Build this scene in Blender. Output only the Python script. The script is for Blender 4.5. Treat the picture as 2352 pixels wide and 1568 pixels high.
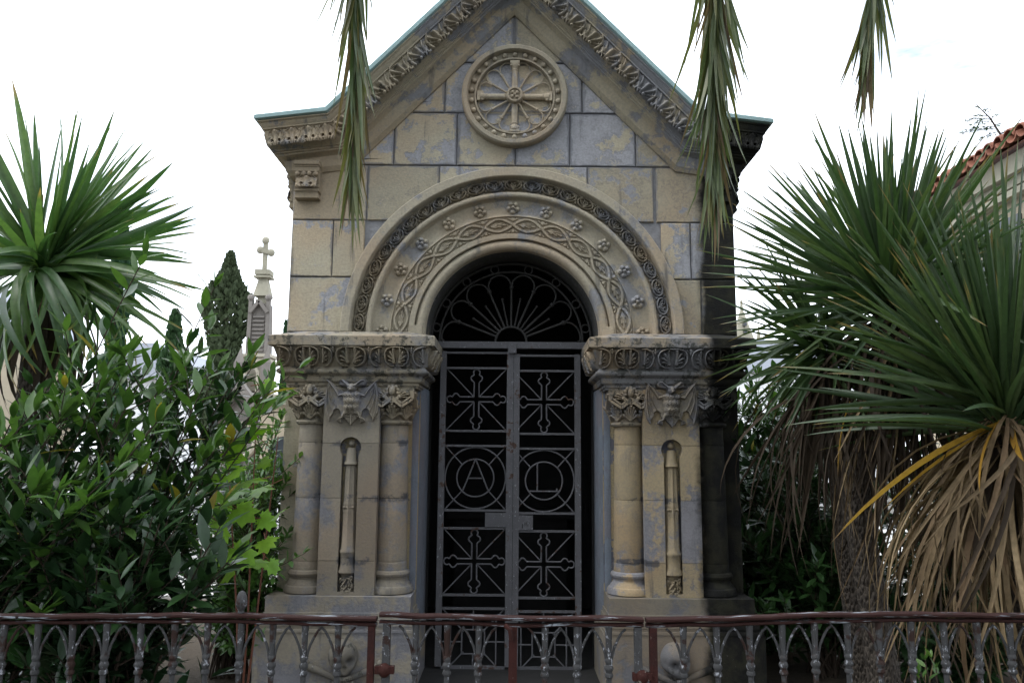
import bpy, math, random
import numpy as np
from mathutils import Vector, Matrix

for o in list(bpy.data.objects): bpy.data.objects.remove(o, do_unlink=True)
SC = bpy.context.scene
COL = SC.collection
PI = math.pi
RNG = random.Random(7)

# ------------------------------------------------------------------ camera
FPX, CPX, CPY = 1829.0, 1176.0, 784.0          # photograph measured on a 2352 x 1568 grid
PITCH, ROLL = math.radians(8.2), math.radians(0.45)
CAM = Vector((0.0, -5.75, 1.60))
cd = bpy.data.cameras.new('camera'); cam = bpy.data.objects.new('camera', cd); COL.objects.link(cam)
cd.sensor_width = 36.0; cd.lens = FPX / 2352.0 * 36.0; cd.clip_start = 0.05; cd.clip_end = 3000
cam.matrix_world = Matrix.Translation(CAM) @ Matrix.Rotation(PI/2 + PITCH, 4, 'X') @ Matrix.Rotation(ROLL, 4, 'Z')
SC.camera = cam

# ------------------------------------------------------------------ sky, sun, exposure
SUN_EL, SUN_AZ = math.radians(58), math.radians(248)      # azimuth clockwise from +Y: high on the left, a little in front of the facade
w = bpy.data.worlds.new('World'); SC.world = w; w.use_nodes = True
wn = w.node_tree; wn.nodes.clear()
def wnode(t): return wn.nodes.new(t)
out = wnode('ShaderNodeOutputWorld'); bg = wnode('ShaderNodeBackground'); bg.inputs['Strength'].default_value = 0.11
sky = wnode('ShaderNodeTexSky'); sky.sky_type = 'NISHITA'; sky.sun_disc = False
sky.sun_elevation = SUN_EL; sky.sun_rotation = SUN_AZ; sky.air_density = 1.0; sky.dust_density = 2.0; sky.ozone_density = 1.0
tc = wnode('ShaderNodeTexCoord'); mp = wnode('ShaderNodeMapping'); mp.inputs['Scale'].default_value = (1.0, 1.0, 3.2)
nz = wnode('ShaderNodeTexNoise'); nz.inputs['Scale'].default_value = 2.1; nz.inputs['Detail'].default_value = 7; nz.inputs['Roughness'].default_value = 0.58
rp = wnode('ShaderNodeMapRange'); rp.inputs['From Min'].default_value = 0.25; rp.inputs['From Max'].default_value = 0.46
mx = wnode('ShaderNodeMix'); mx.data_type = 'RGBA'; mx.inputs[7].default_value = (11.9, 12.7, 13.9, 1)
wn.links.new(tc.outputs['Generated'], mp.inputs['Vector']); wn.links.new(mp.outputs[0], nz.inputs['Vector'])
wn.links.new(nz.outputs['Fac'], rp.inputs['Value']); wn.links.new(rp.outputs[0], mx.inputs[0])
wn.links.new(sky.outputs[0], mx.inputs[6]); wn.links.new(mx.outputs[2], bg.inputs['Color']); wn.links.new(bg.outputs[0], out.inputs[0])
sd = bpy.data.lights.new('sun', 'SUN'); sd.energy = 1.0; sd.angle = math.radians(30); sd.color = (1.0, 0.975, 0.93)
sun = bpy.data.objects.new('sun', sd); COL.objects.link(sun)
sdir = Vector((math.sin(SUN_AZ)*math.cos(SUN_EL), math.cos(SUN_AZ)*math.cos(SUN_EL), math.sin(SUN_EL)))
sun.rotation_euler = sdir.to_track_quat('Z', 'Y').to_euler(); sun.location = (-6, -9, 14)
SC.view_settings.view_transform = 'Standard'; SC.view_settings.look = 'None'
SC.view_settings.exposure = 1.1; SC.view_settings.gamma = 1.0; SC.view_settings.use_curve_mapping = False
SC.cycles.max_bounces = 6; SC.cycles.diffuse_bounces = 3; SC.cycles.transparent_max_bounces = 8

# ------------------------------------------------------------------ measuring helpers
FWD = Vector((0, math.cos(PITCH), math.sin(PITCH))); UPV = Vector((0, -math.sin(PITCH), math.cos(PITCH)))
def W(px, py, Y):                 # point at depth Y seen at (px, py) of the levelled photograph
    d = Vector((1, 0, 0))*((px-CPX)/FPX) + UPV*(-(py-CPY)/FPX) + FWD
    return CAM + d*((Y-CAM.y)/d.y)
def WR(px, py, Y):                # the same for the photograph as taken (slightly rolled)
    x, y = px-CPX, py-CPY; c, s = math.cos(ROLL), math.sin(ROLL)
    return W(CPX + x*c + y*s, CPY - x*s + y*c, Y)
def Z(py, Y): return W(CPX, py, Y).z
def X(off, py, Y): return W(CPX+off, py, Y).x

# ------------------------------------------------------------------ object helpers
WM = {}
def reg(o, m=None): WM[o.name] = m or Matrix.Identity(4); return o
def link(o, parent=None, m=None):
    COL.objects.link(o); m = m or Matrix.Identity(4)
    if parent is not None:
        o.parent = parent; o.matrix_parent_inverse = WM[parent.name].inverted()
    o.matrix_basis = m; reg(o, m); return o
def tag(o, label=None, cat=None, group=None, kind=None):
    if label: o['label'] = label
    if cat: o['category'] = cat
    if group: o['group'] = group
    if kind: o['kind'] = kind
    return o
def thing(name, loc, label, cat, group=None):
    o = bpy.data.objects.new(name, None); o.empty_display_size = 0.2
    link(o, None, Matrix.Translation(Vector(loc))); return tag(o, label, cat, group)
def inst(name, mesh, parent=None, m=None):
    return link(bpy.data.objects.new(name, mesh), parent, m)

class MB:
    def __init__(s): s.v = []; s.f = []; s.att = {}
    def add(s, vs, fs):
        b = len(s.v); s.v.extend([tuple(p) for p in vs]); s.f.extend([tuple(b+i for i in f) for f in fs]); return s
    def box(s, x0, x1, y0, y1, z0, z1):
        return s.add([(x0,y0,z0),(x1,y0,z0),(x1,y1,z0),(x0,y1,z0),(x0,y0,z1),(x1,y0,z1),(x1,y1,z1),(x0,y1,z1)],
                     [(0,3,2,1),(4,5,6,7),(0,1,5,4),(1,2,6,5),(2,3,7,6),(3,0,4,7)])
    def bar(s, a, b, w, d, up=(0,1,0)):            # box-section bar from a to b, w across, d along up
        a, b = Vector(a), Vector(b); t = (b-a).normalized(); u = Vector(up); u = (u - t*u.dot(t)).normalized(); n = t.cross(u)
        vs = []
        for p in (a, b):
            for i, j in ((-1,-1),(1,-1),(1,1),(-1,1)): vs.append(p + n*(w*.5*i) + u*(d*.5*j))
        return s.add(vs, [(0,1,2,3),(7,6,5,4),(0,4,5,1),(1,5,6,2),(2,6,7,3),(3,7,4,0)])
    def tube(s, pts, r, n=8, closed=False, caps=True):
        P = [Vector(p) for p in pts]; k = len(P); R = r if isinstance(r, (list, tuple)) else [r]*k
        T = []
        for i in range(k):
            a = P[(i-1) % k] if (closed or i > 0) else P[i]; b = P[(i+1) % k] if (closed or i < k-1) else P[i]
            T.append((b-a).normalized() if (b-a).length > 1e-9 else Vector((0,0,1)))
        u = T[0].orthogonal().normalized(); vs = []; fs = []
        for i in range(k):
            u = u - T[i]*u.dot(T[i]); u = u.normalized() if u.length > 1e-6 else T[i].orthogonal().normalized(); q = T[i].cross(u)
            for j in range(n):
                a = 2*PI*j/n; vs.append(P[i] + (u*math.cos(a) + q*math.sin(a))*R[i])
        m = k if closed else k-1
        for i in range(m):
            for j in range(n):
                a, b = i*n, ((i+1) % k)*n; fs.append((a+j, a+(j+1) % n, b+(j+1) % n, b+j))
        if caps and not closed: fs.append(tuple(range(n-1, -1, -1))); fs.append(tuple((k-1)*n+j for j in range(n)))
        return s.add(vs, fs)
    def lathe(s, prof, n=24, c=(0,0,0), a0=0.0, a1=2*PI, axis='Z'):
        full = abs(a1-a0-2*PI) < 1e-6; m = n if full else n+1; vs = []; fs = []
        for i in range(m):
            a = a0+(a1-a0)*i/n; ca, sa = math.cos(a), math.sin(a)
            for r, h in prof:
                if axis == 'Z': vs.append((c[0]+r*ca, c[1]+r*sa, c[2]+h))
                else: vs.append((c[0]+r*ca, c[1]+h, c[2]+r*sa))
        k = len(prof)
        for i in range(n):
            a, b = i*k, ((i+1) % m)*k
            for j in range(k-1):
                fs.append((a+j, b+j, b+j+1, a+j+1) if axis == 'Z' else (a+j, a+j+1, b+j+1, b+j))
        return s.add(vs, fs)
    def ball(s, c, r, nu=12, nv=8):
        rx, ry, rz = (r, r, r) if not isinstance(r, (tuple, list)) else r; vs = [(c[0],c[1],c[2]-rz)]; fs = []
        for j in range(1, nv):
            t = -PI/2+PI*j/nv
            for i in range(nu):
                a = 2*PI*i/nu; vs.append((c[0]+rx*math.cos(t)*math.cos(a), c[1]+ry*math.cos(t)*math.sin(a), c[2]+rz*math.sin(t)))
        vs.append((c[0],c[1],c[2]+rz)); last = len(vs)-1
        for i in range(nu):
            fs.append((0, 1+(i+1) % nu, 1+i)); b = 1+(nv-2)*nu; fs.append((last, b+i, b+(i+1) % nu))
        for j in range(nv-2):
            for i in range(nu):
                a = 1+j*nu; fs.append((a+i, a+(i+1) % nu, a+nu+(i+1) % nu, a+nu+i))
        return s.add(vs, fs)
    def prism(s, poly, y0, y1, bev=0.0, smear=0.0):           # polygon in (x, z), front face at y0 (towards -Y), back at y1
        n = len(poly); A = sum(poly[i][0]*poly[(i+1) % n][1]-poly[(i+1) % n][0]*poly[i][1] for i in range(n))
        if A < 0: poly = poly[::-1]
        rings = []
        if bev > 0:
            ins = []
            for i in range(n):
                p = Vector(poly[i]); a = (p-Vector(poly[i-1])); b = (Vector(poly[(i+1) % n])-p)
                a = a.normalized() if a.length > 1e-9 else b.normalized(); b = b.normalized() if b.length > 1e-9 else a
                na, nb = Vector((-a.y, a.x)), Vector((-b.y, b.x)); q = na+nb; q = q/max(0.35, 1+na.dot(nb))
                ins.append(p+q*bev)
            rings.append([(p[0], y0, p[1]) for p in ins]); rings.append([(p[0], y0+bev, p[1]) for p in poly])
        else: rings.append([(p[0], y0, p[1]) for p in poly])
        rings.append([(p[0], y1, p[1]) for p in poly])
        if smear > 0:          # a second ring inside the face carries the mortar smeared over the edges
            ins2 = []
            for i in range(n):
                p = Vector(ins[i]); a = (p-Vector(ins[i-1])); b = (Vector(ins[(i+1) % n])-p)
                a = a.normalized() if a.length > 1e-9 else b.normalized(); b = b.normalized() if b.length > 1e-9 else a
                na, nb = Vector((-a.y, a.x)), Vector((-b.y, b.x)); q = na+nb; q = q/max(0.6, 1+na.dot(nb)); ins2.append(p+q*smear)
            rings.insert(0, [(p[0], y0, p[1]) for p in ins2]); s.att['edge'] = [0.]*n+[1.]*(n*(len(rings)-1))
        vs = [q for r in rings for q in r]; fs = [tuple(range(n))]
        for k in range(len(rings)-1):
            for i in range(n):
                a, b = k*n, (k+1)*n; fs.append((a+i, b+i, b+(i+1) % n, a+(i+1) % n))
        fs.append(tuple(reversed(range((len(rings)-1)*n, len(rings)*n))))
        return s.add(vs, fs)
    def sweep(s, prof, stations, capends=True):    # stations: (P, O, D) -> P + o*O + h*D for every (o, h)
        k = len(prof); vs = []; fs = []
        for P, O, D in stations:
            for o_, h in prof: vs.append(Vector(P)+Vector(O)*o_+Vector(D)*h)
        for i in range(len(stations)-1):
            for j in range(k-1): fs.append((i*k+j, i*k+j+1, (i+1)*k+j+1, (i+1)*k+j))
        if capends: fs.append(tuple(range(k))); fs.append(tuple(reversed(range((len(stations)-1)*k, len(stations)*k))))
        return s.add(vs, fs)
    def grid(s, nu, nv, hf, pos, cut=0.0):         # carved relief: height field hf(U,V) laid over pos(U,V,H)
        u = np.linspace(-1, 1, nu); v = np.linspace(-1, 1, nv); U, V = np.meshgrid(u, v); H = hf(U, V)
        Xs, Ys, Zs = pos(U, V, np.where(H > 0, H, -0.12 if cut else 0.0))
        keep = np.maximum.reduce([H[:-1,:-1], H[1:,:-1], H[:-1,1:], H[1:,1:]]) > (1e-4 if cut else -9)
        used = np.zeros(H.shape, bool)
        for a, b in ((0,0),(0,1),(1,0),(1,1)): used[a:nv-1+a, b:nu-1+b] |= keep
        idx = -np.ones(H.shape, int); idx[used] = np.arange(used.sum())
        vs = list(zip(Xs[used].tolist(), Ys[used].tolist(), Zs[used].tolist())); jj, ii = np.nonzero(keep)
        fs = list(zip(idx[jj,ii].tolist(), idx[jj,ii+1].tolist(), idx[jj+1,ii+1].tolist(), idx[jj+1,ii].tolist()))
        return s.add(vs, fs)
    def mesh(s, name, mat, sharp=0.7):
        me = bpy.data.meshes.new(name); me.from_pydata(s.v, [], s.f); me.materials.append(mat)
        if sharp is not None:
            me.polygons.foreach_set('use_smooth', [True]*len(me.polygons)); me.set_sharp_from_angle(angle=sharp)
        for an, vals in s.att.items():
            at_ = me.attributes.new(an, 'FLOAT', 'POINT'); at_.data.foreach_set('value', vals)
        me.update(); return me
    def build(s, name, mat, parent=None, sharp=0.7, m=None):
        return inst(name, s.mesh(name, mat, sharp), parent, m)

# ------------------------------------------------------------------ materials
class NT:
    def __init__(s, name):
        s.m = bpy.data.materials.new(name); s.m.use_nodes = True; s.t = s.m.node_tree; s.t.nodes.clear()
        s.out = s.n('ShaderNodeOutputMaterial')
    def n(s, t, ins=None, **pr):
        o = s.t.nodes.new(t)
        for k, v in pr.items(): setattr(o, k, v)
        for k, v in (ins or {}).items():
            if isinstance(v, bpy.types.NodeSocket): s.t.links.new(v, o.inputs[k])
            else: o.inputs[k].default_value = v
        return o
    def pos(s, scale=(1,1,1)):
        g = s.n('ShaderNodeNewGeometry'); return s.n('ShaderNodeMapping', {'Vector': g.outputs['Position'], 'Scale': scale}).outputs[0]
    def noise(s, vec, sc, det=4, ro=.55, dist=0.): return s.n('ShaderNodeTexNoise', {'Vector': vec, 'Scale': sc, 'Detail': det, 'Roughness': ro, 'Distortion': dist}).outputs['Fac']
    def ramp(s, v, a, b, lo=0., hi=1.): return s.n('ShaderNodeMapRange', {'Value': v, 'From Min': a, 'From Max': b, 'To Min': lo, 'To Max': hi}, interpolation_type='SMOOTHSTEP').outputs[0]
    def mix(s, f, a, b, bt='MIX'):
        o = s.n('ShaderNodeMix', {0: f}, data_type='RGBA', blend_type=bt)
        for i, c in ((6, a), (7, b)):
            if isinstance(c, bpy.types.NodeSocket): s.t.links.new(c, o.inputs[i])
            else: o.inputs[i].default_value = (*c, 1)
        return o.outputs[2]
    def math(s, op, a, b=0.):
        o = s.n('ShaderNodeMath', operation=op)
        for i, c in ((0, a), (1, b)):
            if isinstance(c, bpy.types.NodeSocket): s.t.links.new(c, o.inputs[i])
            else: o.inputs[i].default_value = c
        return o.outputs[0]
    def bump(s, h, st, d=.02): return s.n('ShaderNodeBump', {'Height': h, 'Strength': st, 'Distance': d}).outputs[0]
    def rnd(s): return s.n('ShaderNodeObjectInfo').outputs['Random']
    def done(s, sh): s.t.links.new(sh, s.out.inputs[0]); return s.m
    def pbr(s, col, rough=.85, nrm=None, metal=0., spec=.3):
        d = {'Base Color': col if isinstance(col, bpy.types.NodeSocket) else (*col, 1), 'Roughness': rough, 'Metallic': metal, 'Specular IOR Level': spec}
        if nrm is not None: d['Normal'] = nrm
        return s.n('ShaderNodeBsdfPrincipled', d).outputs[0]

def stone(name, tan=(.385,.345,.255), grey=(.285,.287,.305), peel=.52, lichen=0., bands=(), joints=(), soft=.02, tool=.5, xr=1.37, high=0.):
    k = NT(name); P = k.pos(); sx = k.n('ShaderNodeSeparateXYZ', {0: P})
    big = k.math('ADD', k.noise(P, 3.1, 10, .72), k.ramp(sx.outputs[2], 3.45, 3.95, 0., high)); r = k.math('MULTIPLY', k.math('SUBTRACT', k.rnd(), .5), .12)
    m = k.ramp(k.math('ADD', big, r), peel-soft, peel+soft)
    # the right half of the front has lost more of its paint
    mx_ = k.ramp(k.math('ADD', k.math('ADD', big, r), k.math('MULTIPLY', sx.outputs[0], .035)), peel-soft, peel+soft)
    n2 = k.noise(P, 9, 5, .6); n3 = k.noise(P, 60, 3, .6); n4 = k.noise(P, 1.1, 3, .5)
    tanv = k.mix(n2, tuple(c*.80 for c in tan), tuple(c*1.16 for c in tan))
    tanv = k.mix(k.ramp(n4, .45, .62), tanv, (tan[0]*1.02, tan[1]*.92, tan[2]*.86))
    gr = k.mix(n2, tuple(c*.72 for c in grey), tuple(c*1.28 for c in grey))
    col = k.mix(mx_, tanv, gr)
    tone = k.ramp(k.rnd(), 0., 1., .84, 1.14); col = k.mix(1., col, k.n('ShaderNodeCombineColor', {0: tone, 1: tone, 2: tone}).outputs[0], 'MULTIPLY')
    edge = k.math('MULTIPLY', k.ramp(k.math('ABSOLUTE', k.math('SUBTRACT', k.math('ADD', big, k.math('MULTIPLY', sx.outputs[0], .035)), peel)), .0, .02, 1., 0.), .35)
    col = k.mix(edge, col, (.09,.09,.10))
    col = k.mix(k.ramp(n3, .3, .75, .0, .32), col, (.12,.115,.115))
    ed = k.n('ShaderNodeAttribute', attribute_name='edge').outputs['Fac']; en = k.noise(P, 6.5, 7, .7)
    em = k.ramp(k.math('ADD', k.math('MULTIPLY', ed, .42), k.math('ADD', k.math('MULTIPLY', en, .9), k.ramp(sx.outputs[2], 3.4, 3.9, 0., .09))), .80, .90)
    col = k.mix(k.math('MULTIPLY', em, .62), col, k.mix(n2, (.10,.105,.125), (.185,.19,.21)))
    # damp soot runs
    run = k.noise(k.pos((7, 7, .8)), 1.5, 5, .6)
    col = k.mix(k.ramp(run, .58, .74, 0., .72), col, (.075,.076,.08))
    for zb, hw in bands:      # dark paint left along the bed joints
        b = k.ramp(k.math('ABSOLUTE', k.math('SUBTRACT', k.math('ADD', sx.outputs[2], k.math('MULTIPLY', k.math('SUBTRACT', n2, .5), .05)), zb)), hw*.5, hw, 1., 0.)
        b = k.math('MULTIPLY', b, k.ramp(k.noise(P, 6, 5, .65), .50, .58))
        col = k.mix(k.math('MULTIPLY', b, .8), col, (.055,.058,.068))
    if lichen > 0:
        l = k.ramp(k.noise(P, 13, 7, .7), .60-lichen*.25, .66-lichen*.2)
        col = k.mix(k.math('MULTIPLY', l, .85), col, (.045,.046,.04))
        l2 = k.ramp(k.noise(P, 34, 4, .6), .66, .72); col = k.mix(k.math('MULTIPLY', l2, .5), col, (.33,.33,.30))
    # black biofilm over the right hand corner
    xw = k.math('ADD', sx.outputs[0], k.math('MULTIPLY', k.math('SUBTRACT', k.noise(P, 4.5, 6, .65), .5), .17))
    bl = k.ramp(xw, xr-.03, xr+.05)
    blk = k.mix(k.ramp(k.noise(P, 7, 5, .6), .42, .62), (.007,.0073,.007), (.020,.020,.013))
    blk = k.mix(k.ramp(k.noise(P, 45, 4, .7), .68, .74, 0., .7), blk, (.19,.19,.17))
    col = k.mix(k.math('MULTIPLY', bl, .985), col, blk)
    t = k.noise(k.pos((55, 55, 150)), 1., 2, .5)
    h = k.math('ADD', k.math('MULTIPLY', t, tool), k.math('ADD', k.math('MULTIPLY', n3, .5), k.math('MULTIPLY', mx_, -.5)))
    return k.done(k.pbr(col, .9, k.bump(h, .35, .012), spec=.2))

def plain(name, c, rough=.8, var=.25, sc=12, bump=.2, metal=0., spec=.3, rnd=0.):
    k = NT(name); P = k.pos(); n = k.noise(P, sc, 5, .6)
    col = k.mix(n, tuple(v*(1-var) for v in c), tuple(v*(1+var) for v in c))
    if rnd: col = k.mix(k.math('MULTIPLY', k.rnd(), rnd), col, tuple(v*.45 for v in c))
    return k.done(k.pbr(col, rough, k.bump(n, bump), metal, spec))

def iron(name, paint, rust, amt, silver=(.42,.43,.46), silv=.60, rough=.55, st=(1,1,.6), sc=60):
    k = NT(name); P = k.pos(); a = k.noise(P, 22, 6, .65); b = k.noise(k.pos(st), sc, 6, .7); c = k.noise(P, 7, 5, .6)
    col = k.mix(c, tuple(v*.7 for v in paint), tuple(v*1.25 for v in paint))
    col = k.mix(k.ramp(b, silv, silv+.05), col, silver)
    col = k.mix(k.ramp(k.math('ADD', k.math('MULTIPLY', a, .5), k.math('MULTIPLY', c, .5)), amt, amt+.05), col, rust)
    return k.done(k.pbr(col, rough, k.bump(b, .9, .005), .0, .18))

def leafmat(name, cols, trans=.3, rough=.4, tip=None, gloss=.5, spots=None):
    k = NT(name); r = k.rnd(); cr = k.n('ShaderNodeValToRGB', {0: r}); cr.color_ramp.interpolation = 'LINEAR'
    e = cr.color_ramp.elements
    while len(e) < len(cols): e.new(.5)
    for i, c in enumerate(cols): e[i].position = i/max(1, len(cols)-1); e[i].color = (*c, 1)
    P = k.pos(); n = k.noise(P, 30, 4, .6)
    col = k.mix(k.ramp(n, .35, .7, 0., .35), cr.outputs[0], tuple(v*.5 for v in cols[0]))
    if spots: col = k.mix(k.ramp(k.noise(P, 75, 3, .6), .67, .72, 0., .8), col, spots)
    al = k.n('ShaderNodeAttribute', attribute_name='along').outputs['Fac']
    if tip: col = k.mix(k.ramp(k.math('ADD', al, k.math('MULTIPLY', k.math('SUBTRACT', r, .5), .16)), .90, 1.0), col, tip)
    sh = k.pbr(col, rough, k.bump(n, .15, .004), spec=gloss)
    if trans > 0:
        tr = k.n('ShaderNodeBsdfTranslucent', {'Color': k.mix(.5, col, k.mix(1., col, (1.5,1.7,.7), 'MULTIPLY'))}).outputs[0]
        sh = k.n('ShaderNodeMixShader', {0: trans, 1: sh, 2: tr}).outputs[0]
    return k.done(sh)

ZB1, ZB2, ZB0 = Z(1146, -.15), Z(1290, -.15), Z(1020, -.15)
M = {}
M['wall'] = stone('limewashed_stone', peel=.56, high=.055)
M['carved'] = stone('carved_stone', tan=(.345,.308,.232), grey=(.24,.242,.255), peel=.585, soft=.06, tool=.1)
M['rake'] = stone('cornice_stone', tan=(.325,.287,.208), grey=(.195,.198,.212), peel=.54, soft=.04, tool=.2, xr=1.46)
M['orn'] = stone('weathered_ornament', tan=(.285,.248,.178), grey=(.165,.167,.175), peel=.53, soft=.08, lichen=.12, tool=.1, xr=1.36)
M['skull'] = stone('grimy_skull', tan=(.15,.135,.108), grey=(.10,.10,.105), peel=.52, soft=.1, lichen=.15, tool=.1, xr=1.25)
M['slab'] = stone('lichen_stone', tan=(.26,.23,.17), grey=(.17,.17,.175), peel=.55, lichen=.35, tool=.2, soft=.06)
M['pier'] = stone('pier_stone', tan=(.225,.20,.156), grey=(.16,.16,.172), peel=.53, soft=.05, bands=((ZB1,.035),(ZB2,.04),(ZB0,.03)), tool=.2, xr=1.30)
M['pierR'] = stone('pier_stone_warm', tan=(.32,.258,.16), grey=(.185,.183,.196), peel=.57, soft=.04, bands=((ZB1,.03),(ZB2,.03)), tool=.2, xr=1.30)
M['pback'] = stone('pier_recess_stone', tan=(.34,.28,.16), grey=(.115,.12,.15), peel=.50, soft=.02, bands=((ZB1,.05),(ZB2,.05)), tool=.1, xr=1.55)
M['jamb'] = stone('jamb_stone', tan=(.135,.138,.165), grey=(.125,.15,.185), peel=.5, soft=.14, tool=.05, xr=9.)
M['soffit'] = stone('dark_soffit', tan=(.12,.10,.07), grey=(.035,.035,.037), peel=.40, soft=.05, lichen=.6, tool=.1, xr=9.)  # much darker and blotchier than the arch stone
M['mortar'] = plain('mortar', (.21,.21,.22), .95, .4, 20, .5)
M['copper'] = plain('verdigris_sheet', (.23,.34,.34), .55, .25, 6, .2, 0., .4)
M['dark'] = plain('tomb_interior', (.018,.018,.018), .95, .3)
M['doorI'] = iron('door_iron', (.092,.092,.10), (.06,.036,.027), .56, silver=(.24,.25,.27), silv=.61)
M['fanI'] = iron('fan_iron', (.036,.035,.034), (.04,.028,.02), .6, silver=(.07,.07,.075), silv=.68)
M['fenceI'] = iron('fence_iron', (.060,.060,.061), (.036,.02,.016), .52, silver=(.33,.34,.37), silv=.58, rough=.68)
M['railI'] = iron('rail_iron', (.030,.011,.009), (.017,.009,.008), .56, silver=(.28,.31,.34), silv=.575, rough=.7, st=(.10,1,1), sc=42)
M['rustI'] = iron('rust_post', (.045,.014,.011), (.032,.012,.010), .5, silver=(.34,.32,.27), silv=.62, rough=.7)

# ================================================================== MAUSOLEUM
HALF = 1.645; DEPTH = 3.2
Z0 = Z(766, 0.0)                      # springing line of the arch
maus = thing('mausoleum', (0, 0, 0), 'small stone mausoleum with carved round arch, rose wheel and steep gable', 'mausoleum')

# ---- carving toolkit: height fields built from lobes, rings and strokes
def seg(U, V, a, b):
    ax, ay = a; bx, by = b; dx, dy = bx-ax, by-ay; L = dx*dx+dy*dy+1e-12
    t = np.clip(((U-ax)*dx+(V-ay)*dy)/L, 0, 1); return np.hypot(U-ax-t*dx, V-ay-t*dy), t
def lobe(U, V, a, b, w0, w1, h):
    d, t = seg(U, V, a, b); w_ = w0+(w1-w0)*t; return h*np.sqrt(np.clip(1-(d/w_)**2, 0, 1))
def stroke(U, V, pts, w_, h):
    H = np.zeros_like(U)
    for i in range(len(pts)-1):
        d, t = seg(U, V, pts[i], pts[i+1]); H = np.maximum(H, h*np.sqrt(np.clip(1-(d/w_)**2, 0, 1)))
    return H
def ringh(U, V, c, rx, ry, w_, h):
    d = np.abs(np.hypot((U-c[0])/rx, (V-c[1])/ry)-1)*min(rx, ry); return h*np.sqrt(np.clip(1-(d/w_)**2, 0, 1))
def mxs(*a):
    r = a[0]
    for x in a[1:]: r = np.maximum(r, x)
    return r
def inpoly(U, V, poly):
    ins = np.zeros(U.shape, bool); n = len(poly)
    for i in range(n):
        x0, y0 = poly[i]; x1, y1 = poly[(i+1) % n]
        c = ((y0 > V) != (y1 > V)) & (U < (x1-x0)*(V-y0)/(y1-y0+1e-12)+x0); ins ^= c
    return ins
def polyd(U, V, poly):
    d = np.full(U.shape, 9e9)
    for i in range(len(poly)): d = np.minimum(d, seg(U, V, poly[i], poly[(i+1) % len(poly)])[0])
    return d
def bez(a, b, c, n=8): return [((1-t)**2*a[0]+2*t*(1-t)*b[0]+t*t*c[0], (1-t)**2*a[1]+2*t*(1-t)*b[1]+t*t*c[1]) for t in [i/n for i in range(n+1)]]

def half_palm(U, V, sx=1, ox=0., k=1.0):             # half palmette: volute low, lobes fanning up and out
    u = (U-ox)*sx; H = np.zeros_like(U)
    for ang, L, wd in ((84,1.42,.15),(62,1.22,.15),(40,.98,.14),(18,.74,.12)):
        a = math.radians(ang); p0 = (.16, -.62)
        pts = bez(p0, (p0[0]+.15, p0[1]+L*.55*math.sin(a)), (p0[0]+L*.62*math.cos(a)*k+.02, p0[1]+L*math.sin(a)))
        for i in range(len(pts)-1):
            t = i/len(pts); H = np.maximum(H, lobe(u, V, pts[i], pts[i+1], wd*(.45+.55*t), wd*(.5+.55*t), .75+.15*t))
    vol = [(.28+.14*math.cos(t)*(1-t/9), -.62+.16*math.sin(t)*(1-t/9)) for t in np.linspace(2.6, 8.6, 16)]
    return np.maximum(H, stroke(u, V, vol, .06, .9))
def h_palmring(U, V):
    H = mxs(half_palm(U*1.04, V*1.02-.03), half_palm(U*1.04, V*1.02-.03, -1))
    for s_ in (-1, 1):
        H = mxs(H, stroke(U, V, bez((s_*.04, .97), (s_*1.0, 1.02), (s_*.92, -.02), 10)+bez((s_*.92, -.02), (s_*.85, -.95), (s_*.25, -.95), 10), .075, .85), stroke(U, V, bez((s_*.10, .80), (s_*.80, .80), (s_*.78, .0), 8)+bez((s_*.78, 0), (s_*.72, -.7), (s_*.5, -.82), 8), .035, .5))
    return H
def h_half(U, V):
    arc = bez((-.75, .98), (.75, .9), (.62, -.05))+bez((.62, -.05), (.5, -.85), (-.2, -.98))
    tre = mxs(lobe(U, V, (.8, .35), (.8, .9), .06, .14, .7), lobe(U, V, (.78, .45), (.55, .8), .05, .12, .6), lobe(U, V, (.82, .45), (1.05, .8), .05, .12, .6))
    return mxs(stroke(U, V, arc, .12, .8), half_palm((U+.72)*1.05, V*1.1, 1, 0., 1.1), tre)
def h_medal(U, V):
    sp = lambda s: [(s*(.38+.27*math.cos(t)*(1-t/14)), .25+.3*math.sin(t)*(1-t/14)) for t in np.linspace(-1.2, 6.0, 16)]
    H = mxs(ringh(U, V, (0, 0), .86, .84, .12, .85), stroke(U, V, sp(1), .09, .8), stroke(U, V, sp(-1), .09, .8))
    for a in (-40, -20, 0, 20, 40): H = np.maximum(H, lobe(U, V, (0, -.75), (.72*math.sin(math.radians(a)), -.75+.78*math.cos(math.radians(a))), .05, .13, .75))
    return mxs(H, lobe(U, V, (-.98, -.7), (-.9, -.2), .14, .05, .6), lobe(U, V, (.98, -.7), (.9, -.2), .14, .05, .6), lobe(U, V, (-.98, .8), (-.95, .4), .12, .04, .5), lobe(U, V, (.98, .8), (.95, .4), .12, .04, .5))
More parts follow.
